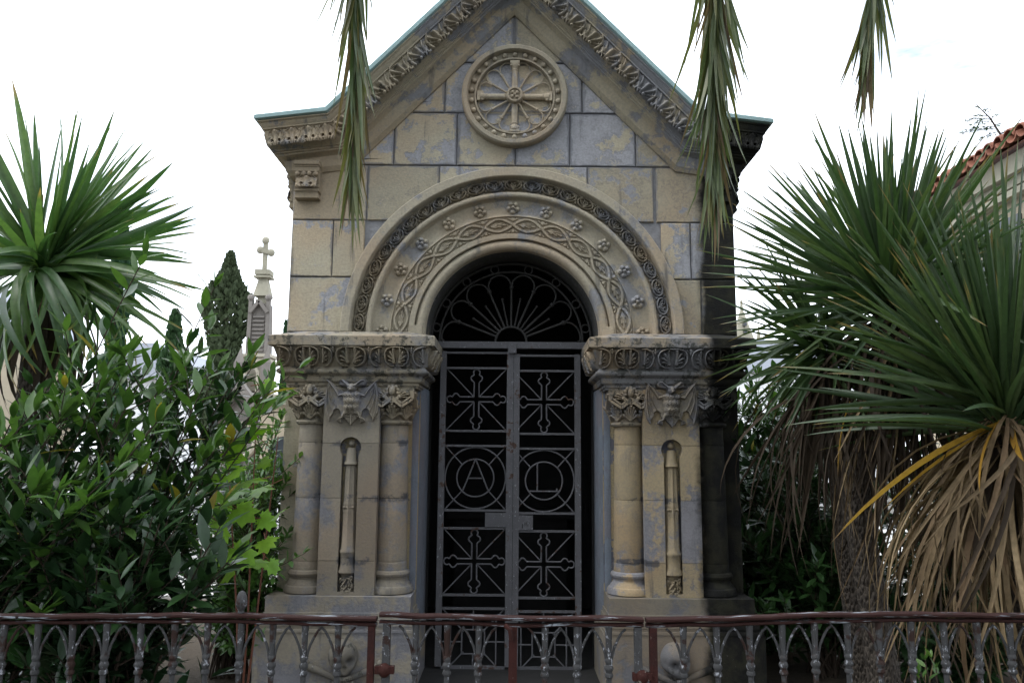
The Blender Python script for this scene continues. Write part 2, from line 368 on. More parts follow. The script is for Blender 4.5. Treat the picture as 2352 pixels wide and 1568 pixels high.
def h_guil(U, V):                                     # one oval of the interlace with a leaf inside
    xs = np.linspace(-1.12, 1.12, 29)
    top = [(x, .80*math.cos(x*PI/2)) for x in xs]; bot = [(x, -.80*math.cos(x*PI/2)) for x in xs]
    d1 = stroke(U, V, top, .13, 1.0); d2 = stroke(U, V, bot, .13, 1.0)
    d1 = np.where(d1 > 0, np.minimum(d1*1.5, .75), 0); d2 = np.where(d2 > 0, np.minimum(d2*1.5, .75), 0)
    d1 = d1*np.where(U > .8, 1.25, np.where(U < -.8, .6, 1)); H = np.maximum(d1, d2)
    for a, L, wd in ((0, 1.0, .12), (26, .78, .11), (-26, .78, .11), (52, .5, .10), (-52, .5, .10)):
        r = math.radians(a); H = np.maximum(H, lobe(U, V, (-.55, 0), (-.55+L*math.cos(r), L*.62*math.sin(r)), .05, wd, .7))
    for sx in (-1, 1):
        for sy in (-1, 1): H = mxs(H, lobe(U, V, (sx*.98, sy*.55), (sx*.98, sy*.86), .05, .14, .55), lobe(U, V, (sx*.92, sy*.62), (sx*.70, sy*.9), .04, .10, .5))
    return H
def h_acanth(U, V):
    u = U/1.0; th = np.arctan2(u, V+1.55); r = np.hypot(u, V+1.55)
    Ro = (2.55-.55*np.abs(th)/.6)*(.93+.07*np.abs(np.cos(th*9)))
    inside = (r < Ro) & (np.abs(u) < .98)
    rib = .62+.30*np.abs(np.cos(th*8.5))-.18*np.abs(th)
    cup = .35*np.exp(-((V-.75)/.35)**2)+.25*np.exp(-((V+.7)/.4)**2)
    H = np.where(inside, (rib+cup)*np.clip((Ro-r)*7, 0, 1)*np.clip((.99-np.abs(u))*9, 0, 1), 0)
    for sx in (-1, 1):
        H = np.where(np.hypot((U-sx*.42)/.16, (V+.42)/.2) < 1, .05, H)
        H = mxs(H, lobe(U, V, (sx*.42, -.74), (sx*.42, -.72), .19, .19, 1.15), lobe(U, V, (sx*1.0, -.9), (sx*.86, .3), .14, .06, .7))
        H = mxs(H, stroke(U, V, bez((sx*.98, -.2), (sx*.95, .75), (sx*.45, .95)), .10, .75))
    return H
def h_swirl(U, V):                                    # raking cornice leaf, leaning with the slope
    u = U+.28*V; th = np.arctan2(u+.15, V+1.25); r = np.hypot(u+.15, V+1.25)
    Ro = (2.25-.9*np.abs(th-.1))*(.92+.08*np.abs(np.cos(th*8)))
    H = np.where((r < Ro) & (np.abs(u) < 1.02), (.62+.34*np.cos(th*15+1.5*r)-.12*np.abs(th)+.35*np.exp(-((r-1.9)/.4)**2))*np.clip((Ro-r)*7, 0, 1), 0)
    for x0, x1 in ((-.95,-.35),(.55,1.1)): H = mxs(H, stroke(U, V, bez((x0+.2, -.9), (x0-.05, .3), (x1, .98)), .13, .85), stroke(U, V, bez((x0+.2, -.7), (x0+.25, .2), (x1+.28, .7)), .08, .7))
    return mxs(H, lobe(U, V, (-.1, -.82), (-.1, -.8), .2, .2, 1.2), lobe(U, V, (.38, -.62), (.38, -.6), .15, .15, 1.05))
def h_rosette(U, V):
    a = np.arctan2(V, U); r = np.hypot(U, V); pet = np.abs(np.cos(a*2.5)); R_ = .80+.18*pet
    H = np.where(r < R_, (.45+.5*pet*np.sin(np.clip(r/R_, 0, 1)*PI)**.6)*np.clip((R_-r)*9, 0, 1), 0)
    H = np.where((r > .3) & (r < .42), H*.65, H)
    return mxs(H, lobe(U, V, (0, 0), (.001, 0), .26, .26, 1.15))
def flat_unit(name, hf, w_, hgt, dep, nu, nv, mat, slope=0., cut=0.0):
    def pos(U, V, H): return U*w_/2, -(H*dep)+V*hgt/2*slope, V*hgt/2
    return MB().grid(nu, nv, hf, pos, cut).mesh(name, mat, .9)

# ---- gable geometry
P_E = Vector((-HALF, Z(270, -.236))); kx, kz = X(-433, 251, -.236), Z(251, -.236)
P_K = Vector((kx, kz)); P_A = Vector((0, Z(-157, -.236)))
RA = math.atan2(P_A.y-P_K.y, P_A.x-P_K.x)             # slope of the gable
n1 = Vector((0, -1)); n2 = Vector((math.sin(RA), -math.cos(RA))); mK = (n1+n2)/(1+n1.dot(n2)); mA = Vector((0, -1/math.cos(RA)))
def stations():
    L = [((-HALF, DEPTH, P_E.y), (-1,0,0), (0,0,-1)), ((-HALF, 0, P_E.y), (-1,-1,0), (0,0,-1)), ((P_K.x, 0, P_K.y), (0,-1,0), (mK.x,0,mK.y))]
    R = [((-p[0],p[1],p[2]), (-o[0],o[1],o[2]), (-d[0],d[1],d[2])) for p, o, d in reversed(L)]
    return L+[((0,0,P_A.y), (0,-1,0), (0,0,mA.y))]+R
ST = stations()
C_PROF = [(-.03,.034),(.226,.034),(.226,.044),(.214,.05),(.205,.075),(.198,.082),(.198,.092),(.184,.096),(.186,.13),(.168,.20),(.138,.226),(.138,.236),(.126,.238),(.126,.250),(.112,.252),(.108,.262),(.078,.268),(.058,.282),(.052,.355),(.028,.386),(-.03,.386)]
cornice = MB().sweep(C_PROF, ST).build('cornice', M['rake'], maus, .5)
MB().sweep([(-.03,-.008),(.238,-.008),(.247,.0),(.247,.026),(.232,.032),(-.03,.032)], ST).build('roof_edge', M['copper'], maus, .6)
up = [P_E, P_K, P_A, Vector((-P_K.x, P_K.y)), Vector((-P_E.x, P_E.y))]
rpoly = [(p.x, p.y-.015) for p in up]+[(p.x*.98, p.y-.10) for p in reversed(up)]
MB().prism(rpoly, -.05, DEPTH+.2).build('roof', M['copper'], maus, .5)

LW, LH = .122, .134
leaf_h = flat_unit('acanthus_leaf', h_acanth, LW, LH, .042, 40, 44, M['orn'], slope=.13)
leaf_r = flat_unit('acanthus_leaf', h_swirl, .195, LH, .046, 60, 44, M['orn'], slope=.13)
for s in (-1, 1):
    # level return
    a = Vector((P_E.x-.155, P_E.y)) ; b = P_K; Lr = (b.x+mK.x*.16)-a.x; n = max(3, round(Lr/LW)); sl = math.atan2(b.y-a.y, b.x-a.x)
    for i in range(n):
        t = (i+.5)/n; x = a.x+Lr*t; z = a.y+(b.y-a.y)*min(1, t)-.160
        inst('acanthus_leaf', leaf_h, cornice, Matrix.Translation((s*x, -.176, z)) @ Matrix.Rotation(-s*sl, 4, 'Y') @ Matrix.Diagonal((Lr/n/LW, 1, 1, 1)))
    c0 = P_K+mK*.160; c1 = P_A+mA*.160; L = (c1-c0).length; n = round(L/.192)
    for i in range(n):
        p = c0.lerp(c1, (i+.5)/n)
        inst('acanthus_leaf', leaf_r, cornice, Matrix.Translation((s*p.x, -.176, p.y)) @ Matrix.Rotation(-s*RA, 4, 'Y') @ Matrix.Diagonal((s*L/n/.195, 1, 1, 1)))

# ---- front wall: backing with the arched opening, then the squared stones in front of it
GL0, GL1 = P_K+mK*.20, P_A+mA*.20
ztop = P_E.y-.2
def outer_pt(th):
    d = Vector((math.cos(th), math.sin(th))); best = 9
    sgn = 1 if d.x >= 0 else -1
    if abs(d.x) > 1e-6: best = min(best, HALF/abs(d.x))
    a, b = Vector((sgn*-GL0.x, GL0.y-Z0)), Vector((0, GL1.y-Z0)); e = b-a; den = d.x*e.y-d.y*e.x
    if abs(den) > 1e-9:
        t = (a.x*e.y-a.y*e.x)/den
        if t > 0: best = min(best, t)
    if d.y > 1e-6: best = min(best, max((ztop-Z0)/d.y, 0) if abs(d.x*((ztop-Z0)/d.y)) > abs(GL0.x) else best)
    return d*best
def arch_wall(y, rin, zbot, mb):
    N = 48
    for i in range(N):
        t0, t1 = PI*i/N, PI*(i+1)/N; q = []
        for t in (t0, t1): q += [(rin*math.cos(t), y, Z0+rin*math.sin(t)), (outer_pt(t).x, y, Z0+outer_pt(t).y)]
        mb.add(q, [(0,1,3,2)])
    for s in (-1, 1): mb.add([(s*rin,y,zbot),(s*HALF,y,zbot),(s*HALF,y,Z0),(s*rin,y,Z0)], [(0,1,2,3)])
    return mb
fw = arch_wall(.004, 1.215, Z0-.3, MB()).build('front_wall', M['mortar'], maus, None)
HY = [None, 147, 262, 383, 510, 640, 767]
zr = [None]+[Z(h, 0) for h in HY[1:]]
RC = 1.19
def clip(poly, a, b):       # keep the side to the right of a->b (below a rising gable line)
    o = []
    for i in range(len(poly)):
        p, q = Vector(poly[i]), Vector(poly[(i+1) % len(poly)]); f = lambda v: (b.x-a.x)*(v.y-a.y)-(b.y-a.y)*(v.x-a.x)
        fp, fq = f(p), f(q)
        if fp <= 0: o.append(tuple(p))
        if (fp < 0) != (fq < 0) and abs(fp-fq) > 1e-12: o.append(tuple(p.lerp(q, fp/(fp-fq))))
    return o
def block(x0, x1, z0, z1, gap=.0042):
    poly = [(x0+gap, z0+gap), (x1-gap, z0+gap), (x1-gap, z1-gap), (x0+gap, z1-gap)]
    den = []
    for i in range(4):
        p, q = Vector(poly[i]), Vector(poly[(i+1) % 4]); n = max(1, int((q-p).length/.045))
        for j in range(n): den.append(tuple(p.lerp(q, j/n)))
    poly = clip(den, GL0, GL1); poly = clip(poly, GL1, Vector((-GL0.x, GL0.y))) if len(poly) > 2 else poly
    o = []
    for x, z in poly:
        d = Vector((x, z-Z0)); l = d.length
        if l < RC: d = d*(RC/max(l, 1e-6))
        o.append((d.x, Z0+d.y+(RNG.random()-.5)*.003))
    if len(o) < 3: return
    big_ = (x1-x0) > .25 and (z1-z0) > .2
    MB().prism(o, -.012-RNG.random()*.005, .05, .006, .034 if big_ else 0.).build('stone_block', M['wall'], fw, .6)
xx = lambda px, row: X(px-CPX, HY[row], 0)
circ = lambda z: math.sqrt(max(.0, RC*RC-(z-Z0)**2))
block(-1.0, -.004, zr[1], zr[1]+1.2); block(.004, 1.0, zr[1], zr[1]+1.2)
for a, b in ((640,1017),(1017,1176),(1176,1333),(1333,1712)): block(xx(a,2), xx(b,2), zr[2], zr[1])
e = [-HALF, xx(901,3), xx(1046,3), xx(1180,3), xx(1305,3), xx(1457,3), HALF]
for a, b in zip(e, e[1:]): block(a, b, zr[3], zr[2])
block(-HALF, xx(840,4), zr[4], zr[3]); block(xx(840,4), xx(1005,4), zr[4], zr[3]); block(xx(1347,4), xx(1503,4)-.008, zr[4], zr[3]); block(xx(1503,4)+.004, HALF, zr[4], zr[3])
block(xx(1005,4), xx(1347,4), zr[3]-.16, zr[3])
c = circ(zr[5])-.02
block(-HALF, xx(761,5), zr[5], zr[4]); block(xx(761,5), -c, zr[5], zr[4]); block(c, xx(1586,5), zr[5], zr[4]); block(xx(1586,5), HALF, zr[5], zr[4])
c = circ(zr[6])-.03
block(-HALF, -c, zr[6], zr[5]); block(c, xx(1612,6), zr[6], zr[5]); block(xx(1612,6), HALF, zr[6], zr[5])
for s in (-1, 1):
    MB().box(min(s*HALF, s*(HALF-.12)), max(s*HALF, s*(HALF-.12)), .052, DEPTH, 0, ztop).build('side_wall', M['wall'], maus, None)
MB().prism([(-HALF,0),(HALF,0),(HALF,ztop),(-GL0.x,GL0.y),(0,GL1.y),(GL0.x,GL0.y),(-HALF,ztop)], DEPTH-.1, DEPTH).build('rear_wall', M['wall'], maus, None)
# the tomb chamber behind the doors
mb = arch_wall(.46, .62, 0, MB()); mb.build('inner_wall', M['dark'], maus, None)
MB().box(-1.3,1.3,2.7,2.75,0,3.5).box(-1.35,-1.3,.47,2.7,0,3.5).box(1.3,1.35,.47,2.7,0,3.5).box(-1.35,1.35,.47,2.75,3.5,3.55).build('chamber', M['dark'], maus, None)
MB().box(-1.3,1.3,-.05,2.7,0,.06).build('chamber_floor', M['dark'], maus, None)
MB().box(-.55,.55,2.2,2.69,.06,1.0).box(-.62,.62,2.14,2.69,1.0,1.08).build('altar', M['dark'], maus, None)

# ---- archivolt
def circ_arc(rc, yc, R, a0, a1, n=8): return [(rc+R*math.cos(a0+(a1-a0)*i/n), yc+R*math.sin(a0+(a1-a0)*i/n)) for i in range(n+1)]
A_PROF = [(1.248,.03),(1.248,-.055),(1.242,-.062),(1.185,-.062),(1.178,-.055),(1.17,.0),(1.165,.008),(1.078,.022),(1.072,.005)]
A_PROF += circ_arc(1.05, -.002, .021, .1, -PI-.1, 8)
A_PROF += [(1.026,.02),(1.015,.034),(.97,.042),(.92,.040),(.898,.028),(.892,.018),(.886,.036),(.766,.046),(.762,.028),(.726,.03),(.722,.06)]
A_PROF += circ_arc(.682, .075, .038, .2, -PI-.1, 10)+[(.640,.10)]
arch = MB().lathe(A_PROF, 72, (0, 0, Z0), 0, PI, 'Y').build('archivolt', M['carved'], maus, .6)
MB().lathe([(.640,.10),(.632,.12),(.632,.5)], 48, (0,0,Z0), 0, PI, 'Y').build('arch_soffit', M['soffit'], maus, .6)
def arc_unit(name, hf, r0, r1, dth, y0, y1, dep, nu, nv, mat):
    def pos(U, V, H):
        r = (r0+r1)/2+V*(r1-r0)/2; a = PI/2-U*dth/2; y = (y0+y1)/2+V*(y1-y0)/2
        return r*np.cos(a), y-H*dep, r*np.sin(a)
    return MB().grid(nu, nv, hf, pos).mesh(name, mat, .9)
def arc_place(name, me, ang, parent): return inst(name, me, parent, Matrix.Translation((0,0,Z0)) @ Matrix.Rotation(PI/2-ang, 4, 'Y'))
n = 25; me = arc_unit('foliage_medallion', h_medal, 1.08, 1.163, PI/n, .022, .010, .046, 44, 44, M['orn'])
for i in range(n): arc_place('foliage_medallion', me, PI*(i+.5)/n, arch)
n = 12; me = arc_unit('interlace_oval', h_guil, .768, .884, math.radians(15.0), .046, .036, .028, 64, 44, M['carved'])
for i in range(n): arc_place('interlace_oval', me, math.radians(7.5+15*i), arch)
me = flat_unit('rosette', h_rosette, .108, .108, .040, 40, 40, M['carved'], cut=.1)
for i in range(13):
    a = math.radians(15*i) if 0 < i < 12 else (math.radians(.8) if i == 0 else math.radians(179.2))
    inst('rosette', me, arch, Matrix.Translation((.958*math.cos(a), .042, Z0+.958*math.sin(a))) @ Matrix.Rotation(RNG.random()*6, 4, 'Y'))
for s in (-1, 1): MB().box(min(s*.66,s*.745), max(s*.66,s*.745), .012, .08, Z0-.004, Z0+.06).build('springer_block', M['carved'], arch, .6)

# ---- rose wheel in the gable
wc = W(1178, 217, -.08); wcx, wcz = 0.006, wc.z; RW = .400
WP = [(RW,.02),(RW,-.085),(RW-.012,-.098),(RW-.038,-.098),(RW-.046,-.085),(RW-.05,-.052),(RW-.092,-.050),(RW-.096,-.066),(RW-.108,-.066),(RW-.112,-.012),(.0,-.012)]
wheel = MB().lathe(WP, 72, (wcx,0,wcz), 0, 2*PI, 'Y').build('rose_wheel', M['carved'], maus, .5)
bm = MB().ball((0,0,0), .0195, 12, 8).mesh('bead', M['carved'], 1.2)
for i in range(26):
    a = 2*PI*(i+.5*0)/26+PI/2; inst('bead', bm, wheel, Matrix.Translation((wcx+(RW-.071)*math.cos(a), -.058, wcz+(RW-.071)*math.sin(a))))
sp = MB().lathe([(.0,.055),(.028,.055),(.028,.062),(.022,.066),(.026,.074),(.022,.082),(.0235,.10),(.0215,.205),(.025,.208),(.025,.216),(.021,.220),(.026,.232),(.034,.246),(.034,.262),(.0,.262)], 14)
sp.box(-.036,.036,-.026,.02,.262,.284)
for k in (-1, 1): sp.ball((k*.027,-.016,.247), .012, 8, 6)
spm = sp.mesh('wheel_column', M['carved'], .6)
for i in range(4): inst('wheel_column', spm, wheel, Matrix.Translation((wcx,-.036,wcz)) @ Matrix.Rotation(i*PI/2, 4, 'Y'))
th = MB().tube([(0,0,.05),(0,0,.20)], [.008,.0105], 8).ball((0,0,.195), (.016,.012,.008), 8, 6).ball((0,0,.075), (.013,.01,.006), 8, 6).mesh('wheel_spoke', M['carved'], .8)
for i in range(12):
    if i % 3: inst('wheel_spoke', th, wheel, Matrix.Translation((wcx,-.034,wcz)) @ Matrix.Rotation(i*PI/6, 4, 'Y'))
rr = .226; hw = .056
pts = [(-rr*math.sin(PI/12)*.86, 0, rr*math.cos(PI/12)-.02)]+[(hw*math.cos(t), 0, rr+.002+hw*.95*math.sin(t)) for t in np.linspace(PI, 0, 13)]+[(rr*math.sin(PI/12)*.86, 0, rr*math.cos(PI/12)-.02)]
pm = MB().tube(pts, .0058, 8).mesh('wheel_petal', M['carved'], .9)
for i in range(12): inst('wheel_petal', pm, wheel, Matrix.Translation((wcx,-.032,wcz)) @ Matrix.Rotation((i+.5)*PI/6, 4, 'Y'))
hub = MB().lathe([(.062,.0),(.062,-.062),(.056,-.07),(.046,-.07),(.042,-.058),(.0,-.056)], 28, (wcx,-.02,wcz), 0, 2*PI, 'Y')
for i in range(4): hub.ball((wcx+.024*math.cos(i*PI/2+.7), -.08, wcz+.024*math.sin(i*PI/2+.7)), (.015,.012,.015), 8, 6)
hub.ball((wcx,-.082,wcz), .012, 8, 6).build('wheel_hub', M['carved'], wheel, .6)

# ---- scrolled brackets under the eaves
def bracket(name, m):
    mb = MB(); w_ = .092
    mb.box(-w_,w_,-.135,0,-.03,0).box(-w_+.006,w_-.006,-.122,0,-.044,-.03).box(-w_+.004,w_-.004,-.116,0,-.078,-.044)
    body = [(-.104,-.078),(-.104,-.10),(-.088,-.135),(-.080,-.165),(-.086,-.188),(-.07,-.20)]
    for x in (-1, 1): pass
    vs = []
    for x in (-w_+.006, w_-.006): vs += [(x, y, z) for y, z in body]+[(x, 0, -.20), (x, 0, -.078)]
    k = len(body)+2; fs = [tuple(range(k)), tuple(reversed(range(k, 2*k)))]+[(i, k+i, k+(i+1) % k, (i+1) % k) for i in range(k)]
    mb.add(vs, fs); mb.box(-w_+.002,w_-.002,-.098,0,-.222,-.20).box(-w_+.01,w_-.01,-.088,0,-.25,-.222).box(-w_+.004,w_-.004,-.092,0,-.272,-.25)
    o = mb.build(name, M['rake'], maus, .4, m)
    r = MB()
    for x in (-.068,-.02,.02,.068): r.ball((x,-.108,-.094), (.019,.018,.018), 10, 7)
    def pos(U, V, H): return U*.078, -.094+.012*V-H*.030, -.152+V*.048
    r.grid(40, 30, h_acanth, pos).build('bracket_carving', M['orn'], o, .9, m)
bz = Z(372, -.13)
for s in (-1, 1):
    bx = s*1.525
    bracket('bracket', Matrix.Translation((bx, 0, bz)))
    bracket('bracket', Matrix.Translation((s*HALF, .17, bz-.03)) @ Matrix.Rotation(s*PI/2, 4, 'Z') @ Matrix.Diagonal((.9, .62, .95, 1)))

# ---- the two piers
YF = -.16
zS = [Z(774,-.26), Z(795,-.26), Z(796.5,-.25), Z(848,-.2), Z(862,-.2), Z(880,-.17), Z(893,-.165)]
IMP_SLAB = [(-.16,Z0-.002),(-.10,Z0-.004),(.098,zS[0]+.004),(.102,zS[0]),(.102,zS[1]),(-.16,zS[1])]
IMP = [(-.16,zS[1]-.001),(.088,zS[1]-.001),(.088,zS[2]-.004),(.07,zS[2]-.008),(.024,zS[3]+.012),(.03,zS[3]+.006)]
zt = (zS[3]+zS[4])/2; IMP += [(.03+.018*math.sin(t), zt+.020*math.cos(t)) for t in np.linspace(.2, PI-.2, 6)]
IMP += [(.024,zS[4]-.002),(.018,zS[4]-.008),(.010,zS[4]-.012),(.006,zS[5]+.008),(.0,zS[5]),(-.012,zS[5]-.002),(-.014,zS[5]-.022),(-.022,zS[5]-.026),(-.026,zS[6]),(-.16,zS[6])]
IN_X, OUT_X = .64, 1.60
def pier_st(s, yb_out=1.2, yb_in=.42):
    return [((s*OUT_X, yb_out, 0),(s,0,0),(0,0,1)), ((s*OUT_X, YF, 0),(s,-1,0),(0,0,1)), ((s*IN_X, YF, 0),(-s,-1,0),(0,0,1)), ((s*IN_X, yb_in, 0),(-s,0,0),(0,0,1))]
pal_w = .215; fz0, fz1 = zS[3]+.010, zS[2]-.008; fsl = (.046)/(fz1-fz0)
palr = flat_unit('palmette', h_palmring, 1.0, fz1-fz0, .050, 60, 52, M['orn'], -fsl)
palh = flat_unit('half_palmette', h_half, 1.0, fz1-fz0, .050, 46, 52, M['orn'], -fsl)
COLX = (.837, 1.417); ZN0, ZN1 = Z(967,-.05), Z(978,-.05); ZSH = Z(1311,-.05); ZPL = Z(1366,-.1)
zct = zS[6]
cap_bell = [(.098,ZN1),(.118,ZN1+.004),(.126,(ZN0+ZN1)/2),(.118,ZN0-.004),(.102,ZN0),(.100,ZN0+.03),(.106,ZN0+.07),(.122,ZN0+.11),(.145,ZN0+.15),(.150,zct-.035)]
zd = [ZSH, Z(1290,-.05), Z(1146,-.05), Z(1020,-.05), ZN1]
def shaft_prof():
    r = lambda z: .112-.014*((z-ZSH)/(ZN1-ZSH))**1.3
    L = [(r(ZSH)+.008, ZSH)]
    for a, b in zip(zd, zd[1:]):
        L += [(r(a+.012), a+.004), (r(a+.012)+.0008, a+.012)]+[(r(a+(b-a)*t), a+(b-a)*t) for t in (.3,.6)]+[(r(b), b-.005), (r(b)-.002, b)]
    return L
base_prof = [(.118,ZSH+.004),(.130,ZSH-.004),(.136,ZSH-.020),(.130,ZSH-.036),(.120,ZSH-.042),(.120,ZSH-.050),(.118,ZSH-.056),(.124,ZSH-.072),(.138,ZSH-.088),(.140,ZSH-.096),(.152,ZSH-.104),(.161,ZSH-.124),(.160,ZSH-.145),(.148,ZPL+.002)]
fan = MB()
def h_fan(U, V):
    H = np.zeros_like(U)
    for a in (-62,-40,-20,0,20,40,62):
        r = math.radians(a); L = 1.75-.35*abs(a)/62; H = np.maximum(H, lobe(U, V, (0,-.95), (L*math.sin(r)*.62, -.95+L*math.cos(r)), .06, .20, .9))
    return H
fanm = MB().grid(36, 36, h_fan, lambda U,V,H: (U*.055, -H*.026-.012*(V+1)**2, V*.06), .1).mesh('capital_palmette', M['orn'], .9)
def column(s, xc, yc):
    pm_ = M['pier' if s < 0 else 'pierR']
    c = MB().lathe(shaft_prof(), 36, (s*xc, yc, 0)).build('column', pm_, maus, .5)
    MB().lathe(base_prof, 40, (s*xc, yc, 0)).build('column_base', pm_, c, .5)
    cb = MB().lathe(cap_bell, 36, (s*xc, yc, 0)); x = s*xc
    cb.box(x-.152, x+.152, yc-.152, yc+.15, zct-.045, zct-.001); cb.build('capital', M['slab'], c, .6)
    st = MB(); yf = yc-.158; zz = zct
    for k, off, rad in ((0,0,.0085),(1,.020,.006)):
        P_ = [(-.145+off*.6, -.02), (-.145+off*.6, -.078+off), (-.070, -.128+off*1.15), (0, -.078+off*.9), (.070, -.128+off*1.15), (.145-off*.6, -.078+off), (.145-off*.6, -.02)]
        for q0, q1 in zip(P_, P_[1:]):
            st.bar((x+q0[0], yf+.004*k-abs(q0[1])*.0, zz+q0[1]), (x+q1[0], yf+.004*k, zz+q1[1]), rad*2, .05)
    st.bar((x-.045, yf-.008, zz-.066), (x, yf-.008, zz-.098), .022, .03); st.bar((x, yf-.008, zz-.098), (x+.045, yf-.008, zz-.066), .022, .03)
    for sy in (-1, 1): # strap down the sides of the capital
        for q0, q1 in (((-.145,-.03),(-.07,-.125)), ((-.07,-.125),(.0,-.078))):
            st.bar((x+sy*.15, yc+q0[0], zz+q0[1]), (x+sy*.15, yc+q1[0], zz+q1[1]), .016, .03, (1,0,0))
    st.build('capital_strap', M['orn'], c, .5)
    pc = MB().ball((x, yf-.012, zz-.018), (.022,.022,.034), 12, 10)
    for k in range(7):
        a = math.radians(-110+220*k/6); pc.ball((x+.040*math.sin(a), yf-.002, zz-.022+.036*math.cos(a)), (.014,.012,.014), 8, 6)
    for sx in (-1, 1):
        pc.grid(24, 20, lambda U,V: mxs(*[lobe(U,V,(-.8,-.3),(-.8+1.5*math.cos(r),-.3+1.2*math.sin(r)),.1,.22,.9) for r in (-.2,.35,.85,1.3)]), lambda U,V,H: (x+sx*(.078+U*.048), yf+.004-H*.026, zz-.050+V*.030), .1)
        pc.ball((x+sx*.052, yf-.012, zz-.062), (.016,.014,.014), 8, 6)
    pc.build('capital_pinecone', M['orn'], c, .8)
    for a in (-90, -45, 0, 45, 90):
        r = math.radians(a); rad = .112
        inst('capital_palmette', fanm, c, Matrix.Translation((x+rad*math.sin(r), yc-rad*math.cos(r), ZN0+.062)) @ Matrix.Rotation(r, 4, 'Z') @ Matrix.Rotation(math.radians(8), 4, 'X'))
# pilaster with round-headed niche
PX0, PX1, PYF = .922, 1.312, -.165; PXC = (PX0+PX1)/2
ZNT, ZNB = Z(1006,-.165), Z(1362,-.165); RH = .074; NW = .0575; ZHC = ZNT-RH
def nhw(z):
    if z > ZNT or z < ZNB: return 0.
    w_ = math.sqrt(max(0, RH*RH-(z-ZHC)**2)) if abs(z-ZHC) < RH else 0.
    return max(w_, NW if z < ZHC-.03 else 0.) if z < ZHC else w_
def bat_h(A, B):
    # drawn on a pixel grid measured from the carving, right half mirrored
    U = np.abs(A-1240)+1240; V = B; H = np.zeros_like(U)
    wing = [(1300,300),(1380,300),(1470,250),(1560,180),(1640,110),(1700,88),(1670,130),(1690,230),(1725,380),(1735,520),(1720,660),(1680,760),(1625,835),(1615,765),(1560,690),(1552,640),(1520,608),(1485,604),(1450,640),(1430,720),(1400,760),(1240,760),(1240,300)]
    ins = inpoly(U, V, wing); d = polyd(U, V, wing); H = np.where(ins, .020*np.clip(d/8, 0, 1)-.006*np.clip(d/60, 0, 1), 0)
    for pts in (bez((1655,130),(1745,430),(1625,830)), bez((1650,150),(1690,430),(1560,685)), bez((1645,150),(1610,400),(1490,605))): H = np.where(ins, np.maximum(H, stroke(U, V, pts, 13, .027)), H)
    for p, w_ in ((((1375,345),(1475,372)),26), (((1475,372),(1560,240)),20), (((1560,240),(1655,130)),17), (((1655,130),(1700,90)),12)): H = np.maximum(H, stroke(U, V, p, w_, .030))
    fur = .004*np.sin(U*.12+np.sin(V*.09)*2)*np.sin(V*.11)
    bw_ = 1-((U-1240)/np.interp(V, [280,340,420,560,700], [90,190,165,150,120]))**2; body = .056*np.sqrt(np.clip(np.minimum(bw_, 1-((V-490)/225)**2), 0, 1)); body = np.where(body > 0, body+fur+.004*np.cos((V-470)/60*PI), 0)
    H = mxs(H, body)
    H = mxs(H, .062*np.sqrt(np.clip(1-((U-1240)/88)**2-((V-230)/85)**2, 0, 1)), .070*np.sqrt(np.clip(1-((U-1240)/42)**2-((V-262)/42)**2, 0, 1)))
    H = np.where(np.hypot((U-1282)/14, (V-212)/10) < 1, H*.78, H)
    ear = lobe(U, V, (1275,205), (1420,135), 34, 64, .046); inn = lobe(U, V, (1345,178), (1432,136), 12, 40, 1)
    H = mxs(H, np.where(inn > .25, np.minimum(ear, .022), ear))
    H = mxs(H, lobe(U, V, (1340,640), (1395,750), 40, 20, .026))
    for k in range(4): H = mxs(H, stroke(U, V, bez((1395,760),(1425+18*k,770),(1415+22*k,850-8*k)), 11, .030))
    tail = [(1240,690),(1380,740),(1330,790),(1240,895)]; ti = inpoly(U, V, tail)
    H = np.where(ti, np.maximum(H, .014+.010*(polyd(U, V, tail) < 10)), H)
    return mxs(H, np.where((V > 690) & (V < 880), stroke(U, V, ((1240,690),(1240,880)), 9, .022), 0))
bats = .000388
batm = MB().grid(170, 146, lambda U,V: bat_h(1240+U*520, 485-V*430)/.1, lambda U,V,H: (U*520*bats, -H*.135, V*430*bats), .1).mesh('bat_relief', M['pier'], .9)
def flame_h(U, V):
    H = np.zeros_like(U); R2 = random.Random(3)
    for k in range(26):
        x, y = R2.uniform(-.8,.8), R2.uniform(-.9,.7); a = R2.uniform(-.9,.9); p = bez((x,y),(x+.35*math.cos(a*3),y+.15),(x+.3*math.sin(a*4),y-.35))
        H = np.maximum(H, stroke(U, V, p, .12, .6+.4*R2.random()))
    return H*(np.hypot(U, V*.9) < 1.15)
